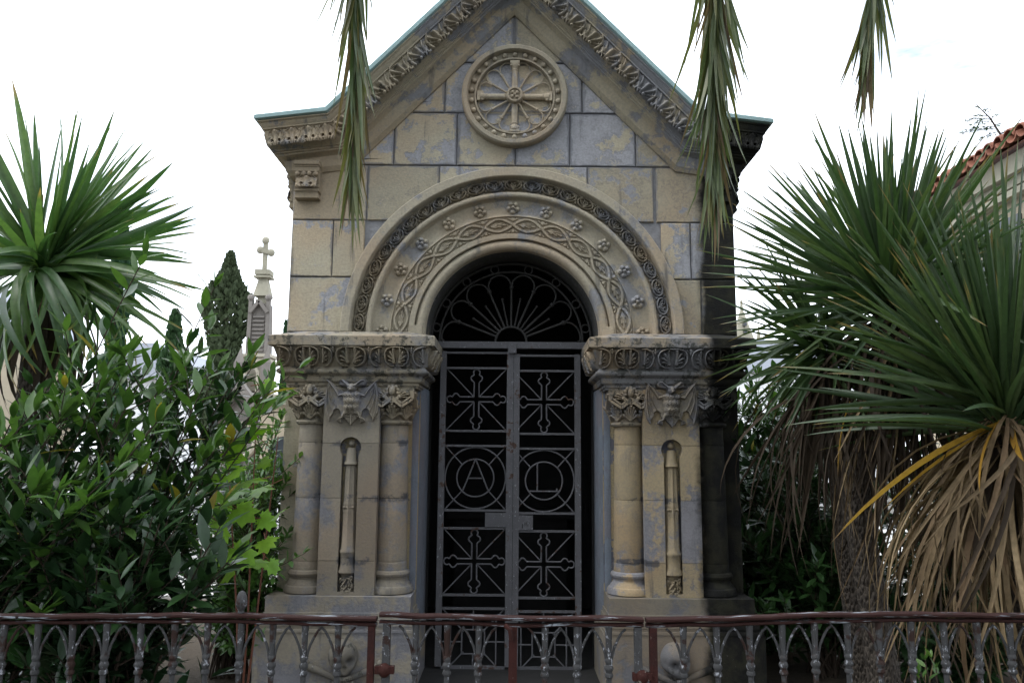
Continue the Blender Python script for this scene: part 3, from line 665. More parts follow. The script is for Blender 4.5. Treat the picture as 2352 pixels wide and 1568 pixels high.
def skull_mesh():
    mb = MB(); nu, nv = 56, 44; vs = []
    for j in range(nv+1):
        t = -PI/2+PI*j/nv
        for i in range(nu):
            a = 2*PI*i/nu; d = np.array([math.cos(t)*math.sin(a), -math.cos(t)*math.cos(a), math.sin(t)])
            r = np.array([.108,.115,.125]); g = lambda c, s_: math.exp(-np.sum((d-np.array(c)/np.linalg.norm(c))**2)/(2*s_*s_))
            k = 1.0
            for sx in (-1, 1):
                k -= .62*g((sx*.44,-.85,-.20), .21); k += .10*g((sx*.62,-.62,-.46), .16); k -= .10*g((sx*.92,-.3,-.05), .22); k += .06*g((sx*.40,-.9,.05), .14)
            k -= .40*g((0,-.85,-.58), .12); k += .10*g((0,-.80,-.86), .22); k += .05*g((0,-.55,.5), .5)
            p = d*r*k
            if p[2] < -.03: q = min(1, (-.03-p[2])/.09); p[0] *= 1-.36*q
            vs.append(tuple(p))
    fs = [(j*nu+i, j*nu+(i+1) % nu, (j+1)*nu+(i+1) % nu, (j+1)*nu+i) for j in range(nv) for i in range(nu)]
    mb.add(vs, fs)
    for k in range(7):
        a = (k-3)*.19; mb.ball((.062*math.sin(a)*1.05, -.094+.03*abs(a), -.128), (.0085,.010,.018), 6, 5)
    mb.lathe([(.052,-.155),(.060,-.168),(.058,-.185),(.04,-.19)], 14, (0,-.035,0), PI, 2*PI)
    return mb.mesh('skull_relief', M['skull'], 1.2)
skm = skull_mesh()
for s in (-1, 1):
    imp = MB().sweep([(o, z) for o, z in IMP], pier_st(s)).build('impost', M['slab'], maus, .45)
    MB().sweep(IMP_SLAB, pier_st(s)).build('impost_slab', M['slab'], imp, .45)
    # frieze carving along the front
    seq = [('h',1,.105,.165),('r',1,.285,.235),('h',1,.515,.15),('r',1,.67,.295),('h',-1,.97,.155),('r',1,1.13,.24),('h',-1,1.375,.165)]
    x_out, x_in = OUT_X+.05, IN_X-.05
    for kind, mir, x0, wd in seq:
        f = lambda q: -x_out+(q-.105)/(1.54-.105)*(x_out-x_in); xa, xb = f(x0), f(x0+wd); xc = (xa+xb)/2
        inst('palmette', palr if kind == 'r' else palh, imp, Matrix.Translation((xc if s < 0 else -xc, YF-.048, (fz0+fz1)/2)) @ Matrix.Diagonal(((xb-xa)*(mir if s < 0 else -mir), 1, 1, 1)))
    for yk in (-.06, .13, .32):   # and along the return into the doorway
        inst('palmette', palr, imp, Matrix.Translation((s*(IN_X-.048), yk, (fz0+fz1)/2)) @ Matrix.Rotation(-s*PI/2, 4, 'Z') @ Matrix.Diagonal((.17,1,1,1)))
    for xc in COLX: column(s, xc, -.005)
    # recessed pier behind the columns
    b = MB(); b.box(*sorted((s*HALF, s*.668)), .085, .42, ZPL-.02, zS[6]+.02); b.build('pier_core', M['pback'], maus, .5)
    # splayed jamb
    j = MB(); zb, zt_ = 0., zS[6]+.03
    Lj = [(.72,.083),(.690,.078),(.672,.082),(.668,.12),(.655,.16),(.642,.26),(.638,.33),(.638,.46),(.70,.46)]
    j.add([(s*x, y, z) for z in (zb, zt_) for x, y in Lj], [(i, i+1, len(Lj)+i+1, len(Lj)+i) for i in range(len(Lj)-1)])
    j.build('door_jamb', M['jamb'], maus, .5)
    # pilaster in four courses around the niche
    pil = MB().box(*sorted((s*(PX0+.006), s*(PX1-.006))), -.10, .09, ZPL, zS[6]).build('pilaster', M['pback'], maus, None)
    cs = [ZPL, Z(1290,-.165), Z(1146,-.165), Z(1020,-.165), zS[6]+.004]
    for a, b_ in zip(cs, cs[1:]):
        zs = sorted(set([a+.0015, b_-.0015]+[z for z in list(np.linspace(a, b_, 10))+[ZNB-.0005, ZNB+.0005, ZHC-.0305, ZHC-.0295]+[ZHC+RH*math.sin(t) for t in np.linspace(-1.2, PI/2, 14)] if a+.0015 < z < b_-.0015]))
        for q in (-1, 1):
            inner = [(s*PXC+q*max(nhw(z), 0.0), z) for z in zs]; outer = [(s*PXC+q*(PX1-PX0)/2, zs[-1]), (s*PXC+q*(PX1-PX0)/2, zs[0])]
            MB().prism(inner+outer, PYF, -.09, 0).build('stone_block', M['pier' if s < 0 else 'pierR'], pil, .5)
    inst('bat_relief', batm, pil, Matrix.Translation((s*PXC, PYF-.001, Z(926,-.18))))
    ty = -.125; zt0, zt1 = Z(1030,-.13), Z(1318,-.13); tz = lambda py: Z(py, -.13)
    tp = [(.0,tz(1030)),(.024,tz(1031)),(.030,tz(1040)),(.034,tz(1058)),(.045,tz(1068)),(.036,tz(1072)),(.038,tz(1100)),(.041,tz(1154)),(.043,tz(1156)),(.045,tz(1160)),(.043,tz(1163)),(.043,tz(1172)),(.046,tz(1175)),(.043,tz(1179)),(.043,tz(1182)),(.045,tz(1262)),(.052,tz(1266)),(.052,tz(1271)),(.047,tz(1274)),(.046,tz(1300)),(.056,tz(1312)),(.056,tz(1316)),(.048,tz(1319)),(.0,tz(1319))]
    T = MB(); nf = 40; vs = []
    for i in range(nf):
        a = 2*PI*i/nf
        for r, z in tp:
            fl = 1-.20*abs(math.sin(a*4)) if (tz(1262) < z < tz(1070)) else 1.
            vs.append((s*PXC+r*1.12*fl*math.cos(a), ty+r*1.12*fl*math.sin(a), z))
    k = len(tp); T.add(vs, [(i*k+jj, ((i+1) % nf)*k+jj, ((i+1) % nf)*k+jj+1, i*k+jj+1) for i in range(nf) for jj in range(k-1)])
    T.ball((s*PXC, ty, tz(1021)), .024, 14, 10)
    for xq in (-.03, -.01, .01, .03): T.ball((s*PXC+xq, ty-.034, tz(1167)), .0105, 8, 6)
    T.grid(50, 44, flame_h, lambda U,V,H: (s*PXC+U*.054, ty+.012-.03*H-.03*np.sqrt(np.clip(1-U*U,0,1)), tz(1341)+V*.064), 0)
    T.build('torch_relief', M['pier' if s < 0 else 'pierR'], pil, .8)
    # stepped plinth with skull and crossed bones
    pl = MB(); yp = -.205
    def slab(x0, x1, y0, z0, z1): pl.box(*sorted((s*x0, s*x1)), y0, .40, z0, z1)
    slab(.668, 1.645, yp, Z(1409, yp), ZPL)
    zm = [Z(1409,yp), Z(1422,-.215), Z(1440,-.225), Z(1447,-.232), Z(1455,-.236)]
    slab(.660, 1.652, -.218, zm[1], zm[0]); slab(.652, 1.665, -.232, zm[2], zm[1]-.002); slab(.642, 1.675, -.226, zm[3], zm[2]-.002); slab(.634, 1.690, -.242, zm[4], zm[3]-.002); slab(.626, 1.70, -.236, 0, zm[4]-.002)
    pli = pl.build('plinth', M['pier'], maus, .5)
    sk = W(CPX+s*383, 1514, -.28)
    inst('skull_relief', skm, pli, Matrix.Translation((sk.x, -.262, sk.z)) @ Matrix.Rotation(math.radians(12), 4, 'Z') @ Matrix.Rotation(math.radians(-8), 4, 'Y') @ Matrix.Scale(.92, 4))
    for q in (-1, 1):
        p0 = Vector((sk.x-q*.02, -.262, sk.z-.155)); p1 = Vector((sk.x+q*.235, -.262, sk.z-.055)); bn = MB().tube([p0-(p1-p0)*.5, p0, p0.lerp(p1,.5), p1], [.026,.021,.021,.027], 10)
        for dz in (-.02, .022): bn.ball((p1.x+q*.008, p1.y-.004, p1.z+dz), (.026,.022,.022), 10, 8)
        bn.build('crossbone', M['skull'], pli, 1.0)

# ---- wrought iron doors and fanlight (stand back in the doorway)
YD = .36
def D(px, py): return W(px, py, YD)
def bw(px): return px/303.0
def trefoil_cross(c, hx, hz, g, r):
    # outline of a cross with clover ends: centre, half lengths, half gap, lobe radius
    out_ = []
    for k in range(4):
        L = hz if k % 2 == 0 else hx; a = PI/2-k*PI/2; d = Vector((math.cos(a), 0, math.sin(a))); n_ = Vector((d.z, 0, -d.x))*-1
        P_ = lambda t, q: c+d*t+n_*q
        arm = [P_(g, g), P_(L-r*4.2, g)]
        for t in np.linspace(-2.2, .2, 6): arm.append(P_(L-r*2.9+r*.9*math.sin(t+2.2-1.1)*1.0, g+r*.15+r*.9*max(0, math.cos(t+2.2-1.1))))
        for t in np.linspace(-2.3, 2.3, 11): arm.append(P_(L-r+r*math.cos(t), -r*math.sin(t)*1.05))
        for t in np.linspace(.2, -2.2, 6): arm.append(P_(L-r*2.9+r*.9*math.sin(t+2.2-1.1), -(g+r*.15+r*.9*max(0, math.cos(t+2.2-1.1)))))
        arm += [P_(L-r*4.2, -g), P_(g, -g)]; out_ += arm
    return out_
def door_leaf(xl, xr, sag, letter, lab):
    dl = MB(); y = YD; zb = .08
    z = lambda py: D(CPX, py).z-sag
    x0, x1 = D(xl, 1000).x, D(xr, 1000).x
    fr = MB().box(x0, x0+.045, y-.02, y+.02, zb, z(808)).box(x1-.045 if letter == 'L' else x1, x1 if letter == 'L' else x1+.0505, y-.022, y+.018, zb, z(808))
    leaf = fr.build('door_leaf', M['doorI'], maus, .4); leaf['label'] = lab
    xi0, xi1 = (x0+.045, x1) if letter == 'A' else (x0+.028, x1-.045)
    if letter == 'L': xi0 = x0
    rails = [811, 846, 990, 1024, 1172, 1213, 1366, 1397, 1551, 1566]
    for p in rails: MB().box(xi0-.003, xi1+.003, y-.011, y+.011, z(p)-.008, z(p)+.008).build('door_rail', M['doorI'], leaf, None)
    xc = (xi0+xi1)/2; hwid = (xi1-xi0)/2
    for pa, pb in ((846,990),(1213,1366)):
        zc = (z(pa)+z(pb))/2; hz_ = (z(pa)-z(pb))/2-.010; c = Vector((xc, y, zc))
        mb = MB().tube(trefoil_cross(c, hwid-.006, hz_, .019, .024), .0062, 6, True); mb.build('door_cross', M['doorI'], leaf, .9)
        dg = MB()
        for qx in (-1, 1):
            for qz in (-1, 1): dg.tube([(xc+qx*.018, y+.006, zc+qz*.018), (xc+qx*hwid, y+.006, zc+qz*(hz_+.008))], .0055, 6)
        dg.build('door_brace', M['doorI'], leaf, .9)
    zc = (z(1024)+z(1172))/2; c = Vector((xc, y, zc)); mb = MB(); R1, R2 = min(hwid-.004, (z(1024)-z(1172))/2-.006), .140
    for r in (R1, R2): mb.tube([c+Vector((r*math.cos(t)*(1.0 if r < .2 else hwid/R1*.985), 0, r*math.sin(t))) for t in np.linspace(0, 2*PI, 49)[:-1]], .0062, 6, True)
    for qx in (-1, 1):
        for qz in (-1, 1): mb.tube([(xc+qx*R2*.72, y+.004, zc+qz*R2*.70), (xc+qx*hwid, y+.004, zc+qz*(z(1024)-z(1172))/2)], .0055, 6)
    mb.build('door_roundel', M['doorI'], leaf, .9)
    lt = MB()
    if letter == 'A':
        lt.tube([c+Vector((0,0,R2)), c+Vector((-.095,0,-.098))], .0062, 6).tube([c+Vector((0,0,R2)), c+Vector((.10,0,-.098))], .0062, 6).tube([c+Vector((-.052,0,-.003)), c+Vector((.052,0,-.003))], .0058, 6)
    else:
        lt.tube([c+Vector((-.05,0,.125)), c+Vector((-.05,0,-.078))], .0062, 6).tube([c+Vector((-.112,0,-.078)), c+Vector((.118,0,-.078))], .0062, 6).tube([c+Vector((.097,0,-.078)), c+Vector((.099,0,-.056))], .0075, 6)
    lo = lt.build('door_letter', M['doorI'], leaf, .9); lo['label'] = 'iron letter %s inside the small ring' % letter
    # lock plate
    pl = MB(); xa, xb = (x1-.155, x1) if letter == 'A' else (x0+.004, x0+.150)
    pl.box(xa, xb, y-.019, y+.016, z(1212)+.008, z(1173)-.012)
    if letter == 'L': pl.box(xb-.066, xb-.044, y-.027, y-.019, z(1192)-.008, z(1192)+.012); 
    pl.build('lock_plate', M['doorI'], leaf, None)
    if letter == 'L': MB().box(xb-.082, xb-.075, y-.0205, y-.0195, z(1206), z(1196)).build('keyhole', M['dark'], leaf, None)
    # lower panel of crossed bars and squares
    lp = MB(); zc, hz_ = (z(1397)+z(1551))/2, (z(1397)-z(1551))/2
    for q in (.36, .72):
        for a, b_ in (((-1,-1),(1,-1)), ((1,-1),(1,1)), ((1,1),(-1,1)), ((-1,1),(-1,-1))): lp.tube([(xc+a[0]*hwid*q, y, zc+a[1]*hz_*q), (xc+b_[0]*hwid*q, y, zc+b_[1]*hz_*q)], .0062, 6)
    for qx in (-1, 1):
        for qz in (-1, 1): lp.tube([(xc+qx*hwid*.3, y+.006, zc+qz*hz_*.3), (xc+qx*hwid, y+.006, zc+qz*hz_)], .0058, 6)
    for a, b_ in (((0,.36),(0,1)), ((0,-.36),(0,-1)), ((-.36,0),(-1,0)), ((.36,0),(1,0))): lp.tube([(xc+a[0]*hwid, y, zc+a[1]*hz_), (xc+b_[0]*hwid, y, zc+b_[1]*hz_)], .0058, 6)
    lp.build('door_lattice', M['doorI'], leaf, .9)
    MB().box(xi0, xi1, y-.006, y+.006, zb, z(1566)).build('kick_plate', M['doorI'], leaf, None)
door_leaf(1011, 1165, 0., 'A', 'left iron door leaf with crosses and letter A')
door_leaf(1181, 1335, .018, 'L', 'right iron door leaf with crosses and letter L')
tr = MB().box(-.60, .60, YD-.035, YD+.03, D(CPX,801).z, D(CPX,786).z).box(-.03,.035,YD-.045,YD-.035,D(CPX,812).z,D(CPX,788).z)
tr.build('door_transom', M['doorI'], maus, .4)
fg = MB(); fc = Vector((-.008, YD, D(CPX,786).z)); pol = lambda r, a: fc+Vector((r*math.cos(a), 0, r*math.sin(a)))
fg.tube([pol(.12, t) for t in np.linspace(0, PI, 21)], .010, 8); fg.tube([pol(.556, t) for t in np.linspace(0, PI, 41)], .009, 8); fg.tube([pol(.622, t) for t in np.linspace(0, PI, 41)], .010, 8)
LA = [21, 43, 66.5, 90, 113.5, 137, 159]
for a in LA: fg.tube([pol(.12, math.radians(a)), pol(.43, math.radians(a))], .009, 8).ball(pol(.435, math.radians(a)), .019, 8, 6)
for a, b_ in zip(LA, LA[1:]):
    m_ = math.radians((a+b_)/2); fg.tube([pol(.12, m_), pol(.34, m_)], .007, 6); fg.ball(pol(.345, m_), .011, 6, 5)
    fg.tube([pol(.44+.098*math.sqrt(max(0, math.sin(PI*t))), math.radians(a+(b_-a)*t)) for t in np.linspace(0, 1, 15)], .0075, 6)
for a, e_ in ((21, -4), (159, 184)): fg.tube([pol(.44+.10*math.sqrt(max(0, math.sin(PI*min(1, t*.8)))), math.radians(max(1.5, min(178.5, a+(e_-a)*t)))) for t in np.linspace(0, 1, 13)], .0075, 6)
for a in (11, 31, 53.5, 77, 103, 126.5, 149, 169):
    c = pol(.589, math.radians(a)); fg.tube([c+Vector((.031*math.cos(t), 0, .031*math.sin(t))) for t in np.linspace(0, 2*PI, 17)[:-1]], .0065, 6, True)
fg.build('fanlight_grille', M['fanI'], maus, .9)

# ================================================================== GROUND AND FAR THINGS
def sheet(name, x0, x1, y0, y1, z, mat):
    o = MB().add([(x0,y0,z),(x1,y0,z),(x1,y1,z),(x0,y1,z)], [(0,1,2,3)]).build(name, mat, None, None); o['kind'] = 'structure'; return o
k = NT('gravel'); P = k.pos(); n = k.noise(P, 40, 6, .7); n2 = k.noise(P, .6, 4, .6)
M['gravel'] = k.done(k.pbr(k.mix(n2, k.mix(n, (.05,.048,.042), (.15,.14,.125)), k.mix(n, (.04,.036,.03), (.11,.10,.085))), .95, k.bump(n, .5)))
k = NT('soil'); P = k.pos(); n = k.noise(P, 25, 6, .7); M['soil'] = k.done(k.pbr(k.mix(n, (.028,.022,.015), (.085,.065,.045)), .95, k.bump(n, .8)))
sheet('ground', -900, 900, -300, 1500, 0.0, M['gravel'])
k = NT('pale_gravel'); P = k.pos(); n = k.noise(P, 40, 6, .7); M['pgrav'] = k.done(k.pbr(k.mix(n, (.26,.25,.23), (.55,.54,.51)), .95, k.bump(n, .5)))
sheet('gravel_path', -60, 60, 3.6, 14, .005, M['pgrav'])
sheet('soil_bed', -4.6, 4.6, -2.6, -.64, .006, M['soil']); sheet('soil_bed', -4.6, -1.76, -.63, 3.4, .006, M['soil']); sheet('soil_bed', 1.76, 4.6, -.63, 3.4, .006, M['soil'])
M['farstone'] = plain('weathered_limestone', (.33,.30,.24), .9, .45, 3.5, .3)
M['palest'] = plain('pale_limestone', (.25,.235,.18), .9, .35, 5, .3)
M['darkst'] = plain('blackened_limestone', (.16,.145,.13), .9, .5, 4, .3)
M['marble'] = plain('white_marble', (.66,.66,.66), .5, .12, 6, .1)
M['plaster'] = plain('tan_plaster', (.34,.29,.21), .9, .15, 3, .2)
M['tile'] = plain('terracotta_tile', (.235,.095,.060), .9, .5, 9, .4, rnd=.8)
M['glass'] = plain('dark_glass', (.03,.035,.04), .1, .1)
M['slate'] = plain('grey_roof', (.30,.32,.36), .7, .2)

# pinnacle of a gothic tomb, with a cross on its spire
YG = 9.0
gp = lambda px, py: WR(px, py, YG)
sc = (gp(700,700).x-gp(600,700).x)/100.
gx = gp(598, 800).x; gz = lambda py: gp(600, py).z
goth = thing('gothic_monument', (gx, YG, 0), 'tall gothic stone pinnacle topped by a cross, beside the cypress', 'monument')
def sq(mb, half, z0, z1, half2=None):
    h2 = half if half2 is None else half2
    mb.add([(gx-half,YG-half,z0),(gx+half,YG-half,z0),(gx+half,YG+half,z0),(gx-half,YG+half,z0),(gx-h2,YG-h2,z1),(gx+h2,YG-h2,z1),(gx+h2,YG+h2,z1),(gx-h2,YG+h2,z1)], [(0,3,2,1),(4,5,6,7),(0,1,5,4),(1,2,6,5),(2,3,7,6),(3,0,4,7)]); return mb
m = MB(); 
m.bar((gx, YG, gz(628)), (gx, YG, gz(552)), .075, .075); m.bar((gx-11*sc, YG-.02, gz(575)), (gx+14*sc, YG-.02, gz(581)), .085, .085)
for dx, py in ((-11,575),(14,581),(0,553)): m.ball((gx+dx*sc, YG-.02, gz(py)), (.075,.06,.075), 8, 6)
m.build('cross', M['palest'], goth, .6)
m = MB(); sq(m, 10*sc, gz(694), gz(640), 6*sc); sq(m, 19*sc, gz(640), gz(636)); sq(m, 17*sc, gz(633), gz(622)); sq(m, 12*sc, gz(636), gz(633)); sq(m, 18*sc, gz(682), gz(640), 9*sc); m.build('spire', M['palest'], goth, .5)
m = MB(); sq(m, 13*sc, gz(720), gz(690)); m.build('spire_base', M['palest'], goth, .5)
m = MB(); sq(m, 21*sc, gz(815), gz(700), 18*sc)
for sx in (-1, 1):
    m.bar((gx+sx*21*sc, YG-22*sc, gz(815)), (gx+sx*20*sc, YG-20*sc, gz(690)), .07, .07)
    for hz in (712,): m.ball((gx+sx*20*sc, YG-21*sc, gz(688)), .07, 7, 5)
m.build('belfry', M['darkst'], goth, .5)
for i in range(9):
    py = 730+i*9.5; MB().box(gx-13*sc, gx+13*sc, YG-24.0*sc, YG-20*sc, gz(py+3), gz(py)).build('louvre', M['darkst'], goth, None)
m = MB(); 
for q0, q1 in (((-20,722),(0,696)), ((0,696),(20,722))): m.bar((gx+q0[0]*sc, YG-25*sc, gz(q0[1])), (gx+q1[0]*sc, YG-25*sc, gz(q1[1])), .06, .08)
m.build('gablet', M['darkst'], goth, .5)
m = MB(); sq(m, 33*sc, gz(823), gz(816)); sq(m, 28*sc, gz(900), gz(823)); sq(m, 36*sc, gz(836), gz(829)); m.build('shaft', M['farstone'], goth, .5)
m = MB(); sq(m, 44*sc, 0, gz(905)); m.build('base', M['farstone'], goth, .5)
for sx in (-1, 1):
    m = MB().bar((gx+sx*34*sc, YG-.3, 0), (gx+sx*30*sc, YG-.3, gz(838)), .16, .3); m.add([(gx+sx*30*sc-.09,YG-.4,gz(838)),(gx+sx*30*sc+.09,YG-.4,gz(838)),(gx+sx*30*sc,YG-.3,gz(800))], [(0,1,2)]); m.build('buttress', M['darkst'], goth, .5)
m = MB().tube([(gx-14*sc, YG-.42, gz(905)), (gx-14*sc, YG-.42, gz(860)), (gx, YG-.42, gz(838)), (gx+14*sc, YG-.42, gz(860)), (gx+14*sc, YG-.42, gz(905))], .035, 6); m.build('tracery', M['farstone'], goth, .7)
# low gabled chapel in front of it
YC = 7.6; cp = lambda px, py: WR(px, py, YC)
ch = thing('gabled_chapel', (cp(545,1000).x, YC, 0), 'small tan stone chapel with pointed gable behind the laurel', 'chapel')
a0, a1, ap = cp(512,960), cp(602,960), cp(556,895)
MB().prism([(a0.x,0),(a1.x,0),(a1.x,a1.z),(ap.x,ap.z),(a0.x,a0.z)], YC, YC+1.1).build('wall', M['darkst'], ch, None)
MB().bar((a0.x-.1,YC-.05,a0.z-.06),(ap.x,YC-.05,ap.z+.06),.12,.18).bar((ap.x,YC-.05,ap.z+.06),(a1.x+.1,YC-.05,a1.z-.06),.12,.18).build('coping', M['darkst'], ch, .5)
MB().tube([(ap.x+.28*math.cos(t), YC-.03, ap.z-.85+.28*math.sin(t)) for t in np.linspace(0, 2*PI, 25)[:-1]], .05, 6, True).build('round_window', M['farstone'], ch, .8)
MB().prism([(ap.x-.22,.3),(ap.x+.22,.3),(ap.x+.22,1.2),(ap.x,1.5),(ap.x-.22,1.2)], YC-.03, YC-.004).build('doorway', M['glass'], ch, None)
# arched tomb front, seen between the pinnacle and the mausoleum
p0, p1 = WR(612, 985, 6.5), WR(672, 930, 6.5)
at = thing('arched_tomb', (p0.x, 6.5, 0), 'cream arched tomb front beside the mausoleum corner', 'tomb')
MB().box(p0.x-.1, p1.x+.5, 6.5, 7.6, 0, p1.z).build('wall', M['plaster'], at, None); MB().box(p0.x-.16, p1.x+.56, 6.42, 7.68, p1.z, p1.z+.14).build('cornice', M['palest'], at, None)
MB().prism([((p0.x+p1.x)/2+.1+.24*math.cos(t), p0.z-.35+.24*math.sin(t)) for t in np.linspace(0, PI, 13)]+[((p0.x+p1.x)/2-.14, 0.1), ((p0.x+p1.x)/2+.34, .1)], 6.46, 6.498).build('archway', M['glass'], at, None)
# far houses beyond the wall
def house(name, x0, x1, y, z1, lab, roof, wall, rows):
    h = thing(name, ((x0+x1)/2, y, 0), lab, 'building'); MB().box(x0, x1, y, y+8, 0, z1).build('wall', wall, h, None)
    MB().prism([(x0-.4,z1),(x1+.4,z1),(x1-.8,z1+1.6),(x0+.8,z1+1.6)], y-.4, y+8).build('roof', roof, h, None)
    for zz in rows:
        n = int((x1-x0)/1.7)
        for i in range(n):
            xw = x0+.7+i*(x1-x0-1.4)/max(1, n-1); MB().box(xw-.4, xw+.4, y-.05, y+.02, zz, zz+1.2).build('window', M['glass'], h, None)
q = WR(340, 850, 30); house('far_house', q.x-1.6, q.x+1.2, 30, q.z-.4, 'low pale house with grey roof behind the laurel', M['slate'], M['marble'], (1.0,))
q = WR(10, 575, 24); house('far_house', q.x-7, q.x-1.2, 24, q.z-2.6, 'tan house behind the left yucca at the picture edge', M['slate'], M['plaster'], (1.2, 4.0))
q = WR(1800, 860, 34); house('far_house', q.x-3.5, q.x+4.5, 34, q.z+.1, 'pale house with grey roof behind the right shrubs', M['slate'], M['marble'], (1.2,))
# distant church spire
YS = 120.; q = WR(1706, 790, YS); s_ = FPX/126.
spz = lambda py: WR(1706, py, YS).z
spire = thing('church_spire', (q.x, YS, 0), 'distant pale church spire between mausoleum and right yucca', 'spire')
for half, pa, pb, h2, nm in ((1.9, 1040, 800, 1.9, 'tower'), (1.8, 800, 715, .25, 'steeple'), (.22, 715, 690, .16, 'finial')):
    MB().add([(q.x+(half if k < 4 else h2)*sx_, YS+(half if k < 4 else h2)*sy_, spz(pa) if k < 4 else spz(pb)) for k, (sx_, sy_) in enumerate([(-1,-1),(1,-1),(1,1),(-1,1)]*2)], [(0,1,5,4),(1,2,6,5),(2,3,7,6),(3,0,4,7),(4,5,6,7)]).build(nm, M['palest'], spire, None)
for dx in (-2.0, 2.0): MB().lathe([(.45,spz(1040)),(.45,spz(790)),(.0,spz(745))], 6, (q.x+dx,YS-1.9,0)).build('corner_pinnacle', M['palest'], spire, .5)
for py in (745, 762, 780): MB().box(q.x-.22, q.x+.22, YS-1.9, YS-.3, spz(py+7), spz(py)).build('opening', M['glass'], spire, None)
# tombs that show pale through the leaves
def tomb(x, y, wd, h, lab, cross=False, w2=.9):
    t = thing('tomb', (x, y, 0), lab, 'tomb'); MB().box(x-wd/2, x+wd/2, y, y+w2, 0, h*.35).build('slab', M['marble'], t, None)
    MB().prism([(x-wd*.4,h*.35),(x+wd*.4,h*.35),(x+wd*.4,h*.8),(x+wd*.2,h),(x-wd*.2,h),(x-wd*.4,h*.8)], y+w2-.16, y+w2, .01).build('headstone', M['marble'], t, .5)
    if cross: MB().bar((x,y+w2-.08,h),(x,y+w2-.08,h+.6),.1,.1).bar((x-.2,y+w2-.08,h+.38),(x+.2,y+w2-.08,h+.38),.1,.099).build('cross', M['marble'], t, .5)
tomb(-4.1, .8, 1.5, 1.25, 'white marble tomb low behind the left fence corner', False)
tomb(-2.75, 4.6, 1.1, 1.5, 'white marble tomb with cross behind the laurel', True)
tomb(-4.9, 5.2, 1.2, 1.3, 'white marble headstone behind the left yucca trunk')
tomb(3.5, 3.3, 1.3, 1.1, 'white marble tomb behind the brown leaf skirts')
tomb(2.45, 7.0, 1.2, 1.5, 'white marble tomb behind the dark right shrub')
# building at the right with a tiled eave
XB = 6.0; zE = 1.6+(WR(2352,300,3.55).z-1.6)
rb = thing('tiled_building', (XB, 2.0, 0), 'stone building with terracotta tile eave at the right edge', 'building')
ez = WR(2352, 345, 3.55).z; YB0, YB1 = 1.4, 6.4
MB().box(XB+.25, XB+4, YB0, YB1, 0, ez-.42).build('wall', M['plaster'], rb, None)
MB().box(XB+.06, XB+4, YB0-.1, YB1+.1, ez-.30, ez-.07).build('eave_band', M['palest'], rb, None)
MB().box(XB+.15, XB+4, YB0-.05, YB1+.05, ez-.42, ez-.303).build('eave_moulding', M['palest'], rb, None)
MB().box(XB+.10, XB+4, YB0-.05, YB1+.05, ez-.55, ez-.47).build('string_course', M['palest'], rb, None)
for i in range(4): MB().box(XB+.20, XB+.252, 2.2+i*1.5, 3.0+i*1.5, ez-2.2, ez-.75).build('window', M['glass'], rb, None)
def tile_mesh(sgn, r=.105, L=.5):
    mb = MB(); vs = []
    for x in (0, L):
        for rr in (r, r-.018):
            for j in range(9):
                t = PI*j/8; vs.append((x, rr*(1-.12*x/L)*math.cos(t), sgn*rr*math.sin(t)+x*.34))
    f = []
    for j in range(8): f += [(j,j+1,18+j+1,18+j), (9+j+1,9+j,27+j,27+j+1), (j+1,j,9+j,9+j+1), (18+j,18+j+1,27+j+1,27+j)]
    return mb.add(vs, f).mesh('roof_tile', M['tile'], .8)
tc_, tp_ = tile_mesh(1), tile_mesh(-1)
nt = int((YB1-YB0)/.2)
for i in range(nt):
    for c_ in range(3):
        x = XB-.10+c_*.42; y = YB0+.1+i*.2; jz = RNG.uniform(-.012,.012)
        inst('roof_tile', tc_, rb, Matrix.Translation((x+RNG.uniform(-.02,.02), y, ez+.045+c_*.145+jz)) @ Matrix.Rotation(RNG.uniform(-.05,.05), 4, 'Z'))
        inst('roof_tile', tp_, rb, Matrix.Translation((x-.03, y+.1, ez+.055+c_*.145)))
MB().add([(XB-.05,YB0,ez-.05),(XB+4,YB0,ez+1.3),(XB+4,YB1,ez+1.3),(XB-.05,YB1,ez-.05)], [(0,1,2,3)]).build('roof_deck', M['tile'], rb, None)

# ================================================================== IRON FENCE
YFN = -2.7
bal_prof = [(.010,-.9),(.0115,-.205),(.012,-.195),(.0175,-.19),(.0185,-.184),(.0165,-.178),(.0135,-.176),(.0145,-.17),(.0190,-.163),(.0195,-.156),(.0150,-.148),(.0135,-.146),(.0145,-.142),(.0175,-.136),(.0165,-.128),(.0125,-.124),(.0115,-.11),(.014,-.05),(.0155,-.018),(.0155,-.004)]
bal_prof = [(r*.86, h) for r, h in bal_prof]
balm = MB().lathe(bal_prof, 12).mesh('baluster', M['fenceI'], .6)
def arms(sp):
    mb = MB()
    for s in (-1, 1): mb.tube([(s*.011,0,-.128),(s*.013,0,-.112),(s*.020,0,-.088),(s*.033,0,-.060),(s*.047,0,-.036),(s*sp*.5,0,-.022)], [.0046,.0048,.005,.005,.0048,.0044], 7)
    return mb.mesh('arch_bar', M['fenceI'], .9)
armm = arms(.125)
